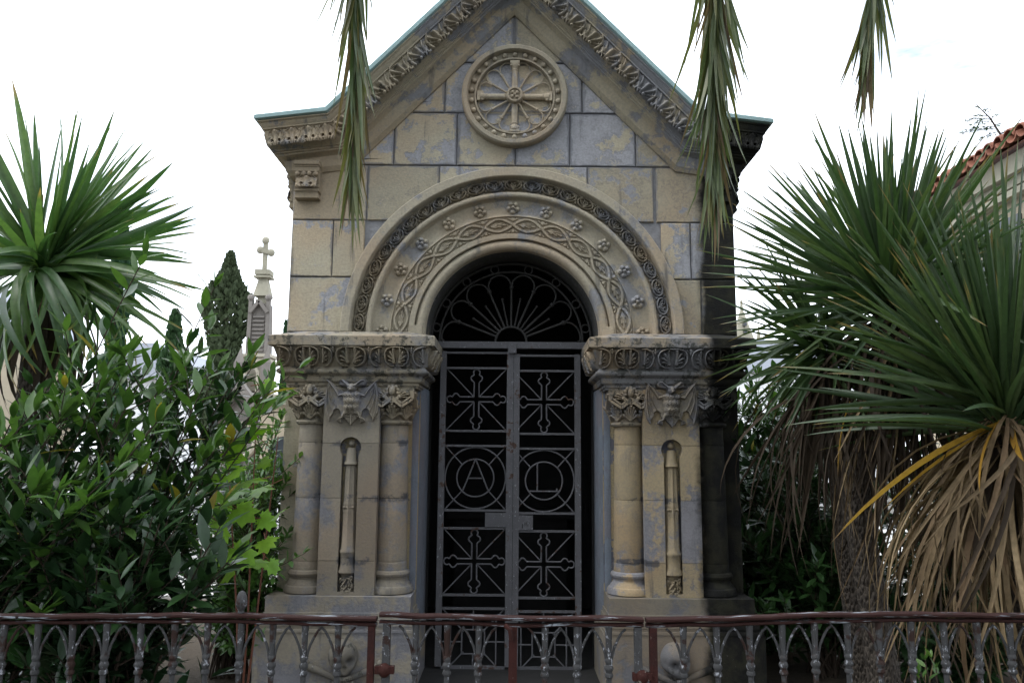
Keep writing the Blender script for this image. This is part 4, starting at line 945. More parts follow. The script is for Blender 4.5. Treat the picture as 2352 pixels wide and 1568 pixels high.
def fence(name, lab, bal, rail, posts, r2):
    p = [WR(a, b, YFN) for a, b in rail]; f = thing(name, (p[0].x, YFN, 0), lab, 'fence' if 'gate' not in name else 'gate')
    def rz(x):
        for a, b in zip(p, p[1:]):
            if a.x-1e-6 <= x <= b.x+1e-6: return a.z+(b.z-a.z)*(x-a.x)/(b.x-a.x)
        return p[0].z if x < p[0].x else p[-1].z
    n = max(4, int((p[-1].x-p[0].x)/.05)); R_ = random.Random(r2)
    for nm, top, bot, hd in (('top_rail', .004, -.011, .021), ('lower_rail', -.019, -.031, .016)):
        mb = MB(); st = []; wob = 0.
        for i in range(n+1):
            x = p[0].x+(p[-1].x-p[0].x)*i/n; wob = wob*.7+R_.uniform(-.0022,.0022); z = rz(x)+wob
            st.append(((x, YFN, z), (0,-1,0), (0,0,1)))
        e = .004; mb.sweep([(-hd,bot+e),(-hd,top-e),(-hd+e,top),(hd-e,top),(hd,top-e),(hd,bot+e),(hd-e,bot),(-hd+e,bot),(-hd,bot+e)], st).build(nm, M['railI'], f, .7)
    for b in bal:
        x = WR(b, 1470, YFN).x; z = rz(x)-.016; m_ = Matrix.Translation((x, YFN, z)) @ Matrix.Rotation(R_.uniform(-.012,.012), 4, 'Y') @ Matrix.Rotation(R_.random()*6, 4, 'Z')
        o = inst('baluster', balm, f, m_); inst('arch_bar', armm, o, Matrix.Translation((x, YFN, z)))
    for b, wd, mt in posts:
        x = WR(b, 1470, YFN).x; z = rz(x)
        MB().bar((x,YFN,0),(x,YFN,z-.03),wd*.9,wd*.9).build('post', M[mt], f, .4)
    MB().box(p[0].x, p[-1].x, YFN-.012, YFN+.012, .10, .125).build('bottom_rail', M['railI'], f, None)
    MB().box(p[0].x, p[-1].x, YFN-.09, YFN+.09, 0, .06).build('kerb', M['darkst'], f, None)
    return f, rz
fl, rzl = fence('iron_fence', 'rusty iron fence with finial, left of the gate', [-70,8,86,165,244,322,400,476,553,626,700,776], [(-160,1412),(0,1412),(300,1411),(560,1410),(700,1414),(866,1416)], [(853,.027,'rustI')], 1)
fx = WR(554, 1400, YFN); 
MB().lathe([(.004,.0),(.012,.004),(.010,.012),(.014,.018),(.020,.030),(.021,.042),(.019,.050),(.018,.062),(.012,.076),(.004,.082),(.0,.083)], 14, (fx.x, YFN, rzl(fx.x)+.002)).build('finial', M['fenceI'], fl, .6)
gt, rzg = fence('iron_gate', 'low rusty iron gate in front of the mausoleum doors', [955,1027,1100,1252,1325,1398], [(873,1409),(1000,1412),(1176,1417),(1300,1417),(1477,1420)], [(888,.030,'fenceI'),(1178,.034,'rustI'),(1465,.030,'fenceI')], 2)
fr, rzr = fence('iron_fence', 'rusty iron fence right of the gate, under the brown leaves', [1570,1646,1722,1797,1872,1947,2020,2094,2169,2245,2321,2397,2470], [(1483,1420),(1560,1419),(1700,1415),(1880,1409),(2050,1408),(2200,1409),(2400,1411),(2500,1412)], [(1500,.030,'rustI')], 3)
for px, py, par in ((884,1536,gt),(1474,1552,gt)):
    p = WR(px, py, YFN); MB().ball((p.x, YFN-.012, p.z), (.024,.02,.026), 12, 8).box(p.x-.035, p.x+.035, YFN-.02, YFN+.004, p.z-.012, p.z+.014).build('hinge', M['rustI'], par, .6)
p = WR(1172, 1445, YFN); MB().tube([(p.x-.02,YFN-.02,p.z+.02),(p.x+.0,YFN-.028,p.z+.005),(p.x+.005,YFN-.024,p.z-.03)], .009, 7).build('latch', M['rustI'], gt, .8)

# ================================================================== PLANTS
M['yucca'] = leafmat('yucca_leaf', [(.040,.095,.030),(.065,.135,.038),(.095,.165,.045)], .38, .38, tip=(.24,.17,.06), spots=(.30,.28,.05))
M['cordy'] = leafmat('cordyline_leaf', [(.034,.068,.026),(.055,.098,.036),(.085,.128,.046)], .28, .40, tip=(.20,.145,.05))
M['dead'] = leafmat('dead_leaf', [(.11,.078,.045),(.19,.135,.075),(.27,.20,.115),(.16,.105,.06)], .12, .7, gloss=.2)
M['deadk'] = leafmat('dead_leaf_dark', [(.030,.022,.015),(.055,.040,.027),(.040,.030,.022)], .08, .75, gloss=.15)
M['yellow'] = leafmat('yellow_leaf', [(.36,.19,.025),(.42,.25,.04)], .35, .55, tip=(.20,.12,.06), spots=(.22,.11,.03))
M['laurel'] = leafmat('laurel_leaf', [(.015,.042,.014),(.025,.068,.018),(.036,.092,.022),(.060,.13,.026)], .22, .28, gloss=.6)
M['laurelY'] = leafmat('laurel_young_leaf', [(.045,.105,.022),(.078,.155,.030),(.062,.135,.025)], .32, .34, gloss=.5)
M['laurelD'] = leafmat('laurel_dark_painted_shade', [(.016,.042,.016),(.030,.072,.020)], .12, .35, gloss=.4)  # dark foliage; on low laurels its darkness is shade put into the colour
M['sycam'] = leafmat('sycamore_leaf', [(.16,.33,.02),(.23,.42,.03),(.12,.28,.03)], .5, .5)
M['small'] = leafmat('small_leaf', [(.035,.085,.02),(.07,.15,.03),(.11,.20,.035)], .32, .4)
M['cypr'] = leafmat('cypress_spray', [(.020,.055,.024),(.035,.075,.028),(.060,.055,.035)], .1, .7, gloss=.2)
M['palm'] = leafmat('palm_leaflet', [(.055,.088,.028),(.090,.122,.042),(.14,.155,.06),(.15,.135,.04)], .28, .42)
M['palmdry'] = leafmat('palm_dry_tip', [(.16,.13,.035),(.19,.13,.075),(.11,.08,.06)], .25, .6)
M['stem'] = plain('woody_stem', (.045,.032,.022), .9, .4, 30, .5)
M['stemg'] = plain('red_stem', (.16,.06,.035), .7, .2)
k = NT('fissured_bark'); P = k.pos((1,1,.45)); v = k.n('ShaderNodeTexVoronoi', {'Vector': P, 'Scale': 62.}).outputs['Distance']; n = k.noise(P, 20, 5, .6)
M['bark'] = k.done(k.pbr(k.mix(k.ramp(v, .1, .5), (.018,.014,.012), k.mix(n, (.04,.033,.027), (.088,.073,.058))), .95, k.bump(k.math('SUBTRACT', 1., v), .9, .03)))

TW = .45
BETAS = [0., .3, .65, 1.1, 1.7, 2.4]
def blade_mesh(name, beta, prof, mat, seg=9, fold=.02, twist=0.):
    vs = []; n = seg
    for i in range(n+1):
        t = i/n
        if beta < 1e-3: x, z = 0., t
        else: x, z = (1-math.cos(beta*t))/beta, math.sin(beta*t)/beta
        wd = prof(t)*.5; tw = twist*t
        nx, nz = -math.cos(beta*t), math.sin(beta*t)          # upper face side
        f = fold*prof(t)
        for q in (-1, 0, 1):
            yy = q*wd*math.cos(tw); up = (f if q else 0.)+q*wd*math.sin(tw)*.06
            vs.append((x+nx*up, yy, z+nz*up))
    fs = []
    for i in range(n):
        for q in (0, 1): fs.append((i*3+q, i*3+q+1, i*3+4+q, i*3+3+q))
    mb = MB().add(vs, fs); mb.att['along'] = [i/n for i in range(n+1) for q in range(3)]; return mb.mesh(name, mat, 1.5)
sword = lambda t: (.42+.58*min(1, t/.32))*max(0., 1-t**2.6)**.85 if t < 1 else .0
strap = lambda t: (.55+.45*min(1, t/.2))*max(0., 1-t**3.2) if t < 1 else .0
def bladeset(name, prof, mat, fold=.02): return [blade_mesh(name, b, prof, mat, 9, fold, tw) for b in BETAS for tw in (0.,)]
def place_blade(name, ms, B, T, beta, width, parent, roll=0.):
    i = min(range(len(BETAS)), key=lambda k: abs(BETAS[k]-beta)); b = BETAS[i]
    C = Vector(T)-Vector(B); L = C.length; c = 1. if b < 1e-3 else math.sin(b/2)/(b/2); L /= c; C.normalize()
    dn = Vector((0,0,-1)); x = dn-C*dn.dot(C)
    if x.length < 1e-3: x = Vector((RNG.uniform(-1,1), RNG.uniform(-1,1), 0)); x -= C*x.dot(C)
    x.normalize(); roll = (1 if roll >= 0 else -1)*(TW+abs(roll)); x = Matrix.Rotation(roll, 3, C) @ x
    zax = (C*math.cos(b/2)-x*math.sin(b/2)); xax = (x*math.cos(b/2)+C*math.sin(b/2)); yax = zax.cross(xax)
    m = Matrix(((xax.x*L, yax.x*width, zax.x*L, B[0]), (xax.y*L, yax.y*width, zax.y*L, B[1]), (xax.z*L, yax.z*width, zax.z*L, B[2]), (0,0,0,1)))
    return inst(name, ms[i], parent, m)
def rand_dir(R_, el0, el1, az0=0., az1=2*PI):
    e, a = R_.uniform(el0, el1), R_.uniform(az0, az1); return Vector((math.cos(e)*math.cos(a), math.cos(e)*math.sin(a), math.sin(e)))

# ---- yucca at the left
YBL = bladeset('leaf', sword, M['yucca'], .016); DDL = bladeset('dead_leaf', strap, M['dead'], .006); DKL = bladeset('dead_leaf', strap, M['deadk'], .006)
R1 = random.Random(11)
yb = WR(102, 606, -1.35); yuc = thing('yucca_plant', (yb.x, yb.y, 0), 'yucca with broad sword leaves at the left picture edge', 'yucca')
MB().tube([(yb.x+.02, yb.y, 0), (yb.x-.03, yb.y, .8), (yb.x, yb.y, yb.z-.04)], [.10,.08,.06], 12).build('trunk', M['bark'], yuc, 1.2)
tips = [(26,175,.2),(3,285,.3),(134,240,.2),(146,271,.1),(185,226,.1),(267,243,.15),(304,271,.15),(338,303,.2),(401,370,.3),(417,465,.4),(453,470,.35),(443,495,.4),(457,500,.35),(460,607,.6),(420,591,.5),(446,667,.7),(451,671,.75),(433,716,.8),(386,735,.9),(360,470,1.0),
        (-60,250,.2),(-120,330,.3),(-160,420,.4),(-190,500,.5),(-200,590,.7),(-190,680,.8),(-150,760,1.0),(-60,820,1.2),(300,760,1.0),(250,800,1.2),(107,866,1.8),(47,907,1.7),(142,770,1.9),(0,880,1.6),(190,840,1.6),(330,700,.8),(60,420,.1),(100,440,.1),(-30,450,.3),(230,420,.3),(20,560,.3)]
for px, py, bt in tips:
    d = R1.uniform(-.45, .45)
    if (px, py) in ((107,866),(142,770),(47,907)): d = -.45
    T = WR(px, py, -1.35+d); a = R1.uniform(0, 6.28); B = Vector((yb.x+.035*math.cos(a), yb.y+.035*math.sin(a), yb.z+R1.uniform(-.06,.03)))
    place_blade('leaf', YBL, B, T, bt*.8, R1.uniform(.052,.072), yuc, R1.choice((-1,1))*R1.uniform(.3,1.0))
for i in range(62):
    d = rand_dir(R1, -.75, 1.25); L = R1.uniform(.6,.9); B = Vector((yb.x, yb.y, yb.z-R1.uniform(0,.08))); T = B+d*L+Vector((0,0,-.1))
    q = T-CAM
    place_blade('leaf', YBL, B, T, max(.1, .9-d.z), R1.uniform(.036,.054), yuc, R1.uniform(-.4,.4))
for i in range(62):
    an = math.radians(R1.uniform(-65, 185)); rl = R1.uniform(270, 395); T = WR(102+rl*math.cos(an), 606-rl*math.sin(an), -1.35+R1.uniform(-.3,.4))
    place_blade('leaf', YBL, Vector((yb.x+R1.uniform(-.03,.03), yb.y, yb.z+R1.uniform(-.08,.03))), T, max(0., .5-.5*math.sin(an)), R1.uniform(.034,.052), yuc, R1.choice((-1,1))*R1.uniform(0,.9))
for i in range(26):
    px, py = R1.uniform(-60,240), R1.uniform(800,950); T = WR(px, py, -1.35-R1.uniform(.1,.42)); B = Vector((yb.x+R1.uniform(-.03,.03), yb.y-.03, yb.z-R1.uniform(.02,.10)))
    place_blade('leaf', YBL, B, T, R1.choice((1.1,1.7,1.7,2.4)), R1.uniform(.036,.06), yuc, R1.uniform(-.3,.3))
for i in range(34):
    a = R1.uniform(0, 2*PI); r = R1.uniform(.06,.20); B = Vector((yb.x+.05*math.cos(a), yb.y+.05*math.sin(a), yb.z-R1.uniform(.05,.2)))
    T = Vector((yb.x+r*math.cos(a), yb.y+r*math.sin(a), B.z-R1.uniform(.5,.95)))
    place_blade('dead_leaf', DDL if R1.random() < .12 else DKL, B, T, R1.choice((.65,1.1,1.7)), R1.uniform(.03,.055), yuc, R1.uniform(-.4,.4))

# ---- three-headed cordyline clump at the right
CBL = bladeset('leaf', sword, M['cordy'], .018); YEL = bladeset('yellow_leaf', sword, M['yellow'], .012)
R2 = random.Random(23)
def head(name, lab, px, py, Y, tips, nfill, Lr, wr, trunk, ndead, deadL, dk=.5, tip_spread=.5, el=(-.25,1.45)):
    b = WR(px, py, Y); t = thing(name, (trunk[0][0], trunk[0][1], 0), lab, 'cordyline', 'cordylines on the right')
    MB().tube(trunk+[(b.x, b.y, b.z-.03)], [.10]+[.082]*(len(trunk)-1)+[.055], 14).build('trunk', M['bark'], t, 1.2)
    for (x, y, bt) in tips:
        T = WR(x, y, Y+R2.uniform(-tip_spread, tip_spread)); a = R2.uniform(0, 6.28)
        B = Vector((b.x+.03*math.cos(a), b.y+.03*math.sin(a), b.z+R2.uniform(-.05,.05)))
        place_blade('leaf', CBL, B, T, bt, R2.uniform(*wr), t, R2.uniform(-.6,.6))
    for i in range(nfill):
        d = rand_dir(R2, *el); L = R2.uniform(*Lr); B = Vector((b.x+d.x*.03, b.y+d.y*.03, b.z+R2.uniform(-.12,.06))); T = B+d*L
        if T.y < YFN+.12: continue
        place_blade('leaf', CBL, B, T, max(0., .3-.35*d.z)+R2.uniform(0,.12), R2.uniform(*wr), t, R2.uniform(-.6,.6))
    for i in range(ndead):
        a = R2.uniform(0, 2*PI); r = R2.uniform(.08,.72); B = Vector((b.x+.05*math.cos(a), b.y+.05*math.sin(a), b.z-R2.uniform(.02,.30)))
        T = Vector((b.x+r*math.cos(a)*1.0, max(YFN+.1, b.y+r*math.sin(a)), B.z-R2.uniform(*deadL)))
        place_blade('dead_leaf', DKL if R2.random() < dk else DDL, B, T, R2.choice((.3,.65,1.1,1.7)), R2.uniform(.016,.034), t, R2.uniform(-.6,.6))
    return t, b
c6 = lambda x, y: ((1820+x/2.412)/1.0884, (250+y/2.412)/1.0884)
tB = [(*c6(x, y), b) for x, y, b in ((525,305,.1),(585,300,.1),(640,270,.1),(690,270,.05),(755,265,.05),(850,170,.0),(935,205,0),(965,180,0),(1080,210,0),(1115,210,0),(1215,110,0),(1280,155,.05),(1340,220,.1),(1490,180,.15),(455,360,.2),(300,430,.25),(165,545,.3),(300,780,.4),(190,480,.25),(1000,230,0),(900,280,0),(1060,300,0),(1180,330,0),(430,560,.2),(560,520,.2),(800,330,0),(1430,330,.1),(1360,430,.1))]
hB, bB = head('cordyline', 'tall spiky cordyline nearest the mausoleum, dark drooping skirt', 2045, 690, -1.0, tB, 275, (.85,1.3), (.031,.050), [(2.16,-1.0,0),(2.10,-1.0,.7),(2.02,-1.0,1.35)], 120, (.7,1.3), .95, el=(-.5,1.45))
tA = [(*c6(x, y), b) for x, y, b in ((900,500,.1),(1050,490,.1),(1140,510,.05),(1320,470,.05),(1430,380,0),(1590,300,0),(1510,370,0),(1640,250,0),(1690,270,0),(1750,220,0),(1785,300,0),(1850,260,0),(1900,340,.1),(700,800,.2),(800,940,.25),(620,1150,.35),(530,1490,.4),(1220,560,0),(1000,830,.2),(1080,880,.1),(940,1090,.2),(1500,870,0),(1290,1400,.1),(1200,1440,.2),(1440,1270,0),(1100,620,.1),(600,1360,.4),(400,1380,.5),(850,640,.15),(1380,520,.0))]
hA, bA = head('cordyline', 'nearest cordyline at the right edge with tan hanging leaf skirt', 2310, 950, -1.75, tA, 270, (.8,1.15), (.032,.050), [(2.75,-1.5,0),(2.6,-1.6,.8)], 180, (.6,1.4), .15, .35, el=(-.12,1.45))
tC = [(*c6(x, y), b) for x, y, b in ((80,990,.1),(150,980,.1),(320,970,.05),(40,1050,.2),(50,1210,.3),(355,980,.05),(450,800,0),(480,830,0),(540,870,0),(600,850,0),(30,1300,.4),(190,1150,.3),(160,1290,.3),(-20,1400,.5),(10,1500,.5),(60,1600,.6),(390,930,0),(270,1080,.1),(640,900,0),(-60,1560,.6))]
hC, bC = head('cordyline', 'low dark cordyline head close beside the mausoleum corner', 1895, 800, -.65, tC, 120, (.5,.85), (.026,.044), [(2.35,-.3,0),(2.2,-.45,.9)], 90, (.5,1.2), .95, el=(-1.0,1.2))
# loose dry leaves straggling out of the nearest skirt
for i in range(120):
    B = Vector((bA.x+R2.uniform(-.08,.08), bA.y+R2.uniform(-.08,.08), bA.z-R2.uniform(.0,.2)))
    T = WR(R2.uniform(2010,2420), R2.uniform(1120,1560), -1.75+R2.uniform(-.5,.6)); T.y = max(T.y, YFN+.1)
    place_blade('dead_leaf', DDL if R2.random() < .8 else DKL, B, T, R2.choice((.65,1.1,1.1,1.7)), R2.uniform(.012,.026), hA, R2.uniform(-.9,.9))
for i in range(70):
    B = Vector((bB.x+R2.uniform(-.08,.08), bB.y-R2.uniform(.0,.1), bB.z-R2.uniform(.1,.5)))
    T = WR(R2.uniform(1900,2150), R2.uniform(1050,1420), -1.0-R2.uniform(.05,.5))
    place_blade('dead_leaf', DDL if R2.random() < .3 else DKL, B, T, R2.choice((.3,.65,1.1)), R2.uniform(.012,.026), hB, R2.uniform(-.9,.9))
# yellowed leaves
for (bx_, by_, tx_, ty_, dy, wd, par) in ((2290,975,1905,1250,-.62,.060,hA),(2280,985,2020,1180,-.2,.03,hA),(2300,960,2250,1130,-.5,.04,hA),(2330,985,2352,1060,-.45,.045,hA),(1960,905,1925,1100,-.3,.022,hB),(2090,920,2085,1100,-.3,.02,hB)):
    Y = -1.75 if par is hA else -1.0
    place_blade('yellow_leaf', YEL, WR(bx_, by_, Y-.05), WR(tx_, ty_, Y+dy), .3, wd, par, .5)

# ---- broad-leaved shrubs
def leaf_mesh(name, mat, asp=.36, cup=.05, wav=0., n=6, curl=.12):
    vs = []
    for i in range(n+1):
        t = i/n; w_ = asp*.5*math.sin(PI*min(1, t*1.02))**.8*(1-.25*t) if 0 < i < n else .004
        z0 = -curl*t*t
        for q in (-1, 0, 1): vs.append((t, q*w_, z0+abs(q)*cup*w_*4+wav*math.sin(t*18+q)*abs(q)))
    fs = [(i*3+q, i*3+q+1, i*3+4+q, i*3+3+q) for i in range(n) for q in (0, 1)]
    return MB().add(vs, fs).mesh(name, mat, 1.5)
LM = [leaf_mesh('leaf', M['laurel'], a, .05, w_, 6, c) for a, w_, c in ((.34,.006,.10),(.38,.010,.02),(.30,.004,.20))]
LMY = [leaf_mesh('leaf', M['laurelY'], a, .05, w_, 6, c) for a, w_, c in ((.34,.006,.10),(.30,.004,.05))]
M['lyel'] = leafmat('laurel_yellow_leaf', [(.30,.24,.03),(.22,.20,.03)], .3, .5)
LYEL = leaf_mesh('leaf', M['lyel'], .34, .05, .006, 6, .15)
LMD = [leaf_mesh('leaf', M['laurelD'], .36, .05, .006, 6, .1)]
SM = [leaf_mesh('leaf', M['small'], .44, .05, .0, 4, .1)]
def leaf_mat(p, d, L, up):
    d = d.normalized(); y = up.cross(d); y = y.normalized() if y.length > 1e-3 else d.orthogonal(); z = d.cross(y)
    return Matrix(((d.x*L, y.x*L, z.x*L, p.x), (d.y*L, y.y*L, z.y*L, p.y), (d.z*L, y.z*L, z.z*L, p.z), (0,0,0,1)))
def shrub(name, lab, cat, base, tips, R_, ms, Ls=(.105,.16), step=.042, twigs=4, group=None, stemw=.008, limit=300, start=.25, twl=(.15,.4), key=None):
    t = thing(name, base, lab, cat, group); sm = MB(); leaves = []; young = set()
    def run(pts, r0, r1, lv, st):
        n = len(pts); sm.tube(pts, [r0+(r1-r0)*i/(n-1) for i in range(n)], 5)
        if not lv: return
        acc = 0.; ang = R_.uniform(0, 6.28)
        for i in range(n-1):
            a, b = pts[i], pts[i+1]; L = (b-a).length; tg = (b-a).normalized(); pos = -acc
            while pos+step <= L:
                pos += step
                if (i+pos/L)/(n-1) < st: continue
                ang += 2.4; o = tg.orthogonal(); o = Matrix.Rotation(ang, 3, tg) @ o
                d = (tg*R_.uniform(.5,1.1)+o*R_.uniform(.6,1.1)+Vector((0,0,R_.uniform(-.1,.35)))).normalized()
                leaves.append((a+tg*pos, d, R_.uniform(*Ls), Vector((o.x*-.3+R_.uniform(-.3,.3), o.y*-.3+R_.uniform(-.3,.3), 1))))
            acc = L-pos
        p = pts[-1]
        for k in range(len(leaves)-5, len(leaves)+3): young.add(k)
        for k in range(3): leaves.append((p, (tg+rand_dir(R_,-.5,.8)*.45).normalized(), R_.uniform(*Ls)*.85, Vector((R_.uniform(-.5,.5),R_.uniform(-.5,.5),1))))
    B = Vector(base)
    for T in tips:
        T = Vector(T); b0 = B+Vector((R_.uniform(-.12,.12), R_.uniform(-.12,.12), 0)); c = b0.lerp(T, .5)+Vector((-(T.x-B.x)*.22, -(T.y-B.y)*.22, .12))
        pts = [b0*(1-q)**2+c*2*q*(1-q)+T*q*q for q in [i/9 for i in range(10)]]
        run(pts, stemw, .0025, True, start)
        for k in range(twigs):
            q = R_.uniform(.35,.92); p = b0*(1-q)**2+c*2*q*(1-q)+T*q*q; tg = (T-b0).normalized(); d = (tg*.7+rand_dir(R_,-.3,.7)).normalized(); L = R_.uniform(*twl)
            run([p, p+d*L*.5+Vector((0,0,.01)), p+d*L+Vector((0,0,.04))], stemw*.45, .002, True, .1)
    sm.build('stem', M['stem'], t, 1.2)
    ok = [i for i, l in enumerate(leaves) if l[0].y > YFN-.02 or l[0].z > 1.02]
    order = sorted(ok, key=lambda i: (leaves[i][0]-CAM).length-leaves[i][0].z*.5) if key is None else sorted(ok, key=lambda i: key(leaves[i][0]))
    for i in order[:limit]:
        p, d, L, u = leaves[i]; inst('leaf', (LYEL if (ms is LM and R_.random() < .018) else R_.choice(LMY if (ms is LM and i in young) else ms)), t, leaf_mat(p, d, L*R_.choice((.7,1.,1.,1.15)), u))
    rest = order[limit:]
    if rest:
        mb = MB(); src = [([tuple(v.co) for v in m.vertices], [tuple(f.vertices) for f in m.polygons]) for m in ms]
        for i in rest:
            p, d, L, u = leaves[i]; m = leaf_mat(p, d, L, u); vs, fs = src[i % len(src)]; mb.add([m @ Vector(v) for v in vs], fs)
        o = mb.build('foliage', ms[0].materials[0], t, 1.5); o['kind'] = 'stuff'
    return t
R3 = random.Random(5)
def px_tips(lst, Y0, Y1, R_): return [WR(x, y, R_.uniform(Y0, Y1)) for x, y in lst]
def fill(n, x0, x1, top, bot, R_):
    o = []
    for i in range(n):
        x = R_.uniform(x0, x1); o.append((x, R_.uniform(top(x), bot)))
    return o
env = lambda x: np.interp(x, [-60,0,100,180,240,300,400,470,520,590,650], [900,900,880,830,780,740,760,700,830,860,900])
shrub('laurel_shrub', 'tall laurel shrub reaching up before the gothic pinnacle', 'shrub', (-2.05,-1.75,0), px_tips([(492,660),(575,815),(625,850),(545,890),(430,800),(590,930),(480,860),(450,900),(520,930),(500,850),(555,860),(610,905),(420,850),(635,930),(580,960)], -1.95, -1.35, R3)+px_tips(fill(10,330,520,lambda x: env(x)+140,1330,R3), -2.2, -1.2, R3), R3, LM, twigs=2)
shrub('laurel_shrub', 'laurel shrub with a bare tall sprig in front of the yucca leaves', 'shrub', (-2.45,-1.9,0), px_tips([(332,590),(300,810),(250,830),(200,830),(160,870),(350,830),(400,850),(230,900),(290,930),(370,950)], -2.1, -1.6, R3)+px_tips(fill(13,120,430,lambda x: env(x)+120,1350,R3), -2.4, -1.4, R3), R3, LM, twigs=3)
shrub('laurel_shrub', 'dense dark laurel shrub in the lower left corner behind the fence', 'shrub', (-2.75,-2.0,0), px_tips([(30,960),(80,930),(140,960),(10,1040),(60,1100),(120,1060)], -2.3, -1.8, R3)+px_tips(fill(20,-80,300,lambda x: env(x)+120,1390,R3), -2.5, -1.6, R3), R3, LM, twigs=4)
shrub('laurel_shrub', 'dark laurel leaves, shade painted in, hanging over the rail of the left fence', 'shrub', (-1.75,-2.2,0), px_tips(fill(26,60,520,lambda x: 1120,1400,R3), -2.55, -1.9, R3), R3, LMD, twigs=4)
# small-leaved shrub beside the mausoleum, left and right
M['small2'] = M['small']
shrub('privet_shrub', 'small leaved green shrub against the left mausoleum corner', 'shrub', (-2.05,.35,0), px_tips(fill(58,500,690,lambda x: np.interp(x,[500,620,690],[1010,930,985]),1500,R3), -.3, .9, R3), R3, SM, (.06,.10), .028, 6)
shrub('dark_shrub', 'dark shrub filling the shade between mausoleum and cordylines', 'shrub', (2.35,.5,0), px_tips(fill(44,1690,2060,lambda x: np.interp(x,[1690,1760,1900,2060],[870,840,860,980]),1540,R3), .0, 1.1, R3), R3, LMD, (.10,.17), .034, 8)
shrub('dark_shrub', 'dark shrub behind the cordyline trunks at the right', 'shrub', (3.4,.3,0), px_tips(fill(60,1980,2480,lambda x: 960,1560,R3), -.4, 1.0, R3), R3, LMD, (.10,.17), .034, 8)
shrub('dark_shrub', 'dark shrub behind the yucca and laurels at the left', 'shrub', (-3.1,.0,0), px_tips(fill(34,-120,420,lambda x: 1050,1560,R3), -.6, .6, R3), R3, LMD, (.10,.17), .034, 8)
shrub('dark_shrub', 'mid green leafy shrub in the gap against the right mausoleum corner', 'shrub', (2.15,1.5,0), px_tips(fill(54,1680,1900,lambda x: np.interp(x,[1680,1760,1900],[860,840,900]),1540,R3), 1.0, 1.9, R3), R3, LM, (.10,.17), .034, 8)
# sapling leaves low between the right railings
shrub('green_seedling', 'bright green seedling low behind the right railings', 'seedling', (WR(2140,1560,-2.45).x,-2.45,0), [WR(2125,1515,-2.45), WR(2150,1535,-2.4), WR(2110,1550,-2.45)], R3, SM, (.04,.06), .05, 1, None, .003, 300, .75, (.04,.08))
# sycamore seedling with large lobed bright leaves
def lobed():
    pts = []
    for a, r in ((-90,.12),(-62,.50),(-48,.34),(-30,.62),(-18,.44),(-4,.86),(14,.62),(26,.72),(38,.56),(56,1.0),(74,.80),(90,1.1)): pts.append((r*math.cos(math.radians(a)), r*math.sin(math.radians(a))))
    ring = pts+[(-x, y) for x, y in reversed(pts[:-1])]; n = len(ring)
    vs = [(0,0,.03)]+[(y*.5+.05, x*.5, -.05*(x*x+y*y)+.03*math.sin(5*x)) for x, y in ring]
    return MB().add(vs, [(0, 1+i, 1+(i+1) % n) for i in range(n)]).mesh('leaf', M['sycam'], 1.5)
lob = lobed(); R4 = random.Random(9)
syb = WR(560, 1500, -1.15); syc = thing('sycamore_sapling', (syb.x, syb.y, 0), 'sycamore sapling with large bright yellow-green lobed leaves', 'sapling')
st = MB()
for px, py, L in ((640,1180,.12),(605,1120,.2),(530,1030,.18),(575,1290,.16),(610,1240,.14),(500,1010,.13),(550,1130,.2),(560,1000,.17),(575,1105,.22),(545,1170,.2),(590,1000,.16),(520,1150,.18),(600,1060,.12),(500,1200,.18),(560,1235,.18),(480,1160,.16),(535,1085,.16),(620,1290,.12),(470,1290,.14),(585,940,.12),(610,880,.09),(520,1320,.15),(440,1240,.14),(540,1260,.2),(600,1190,.14),(500,1090,.14)):
    p = WR(px, py, -1.55+R4.uniform(-.4,.3)); d = Vector((R4.uniform(-.3,1), R4.uniform(-1,.2), R4.uniform(-.7,.1))).normalized()
    inst('leaf', lob, syc, leaf_mat(p, d, L*1.15, Vector((R4.uniform(-.6,.6), R4.uniform(-1.2,.2), .8)).normalized()))
    st.tube([tuple(p-d*L*.8+Vector((0,0,-.03))), tuple(p)], [.0025,.002], 5)
for dx in (-.08, .02, .1): st.tube([(syb.x, syb.y, 0), (syb.x+dx*.6, syb.y, .7), (syb.x+dx*1.6, syb.y-.1, 1.7)], [.008,.006,.003], 5)
st.build('stem', M['stemg'], syc, 1.2)

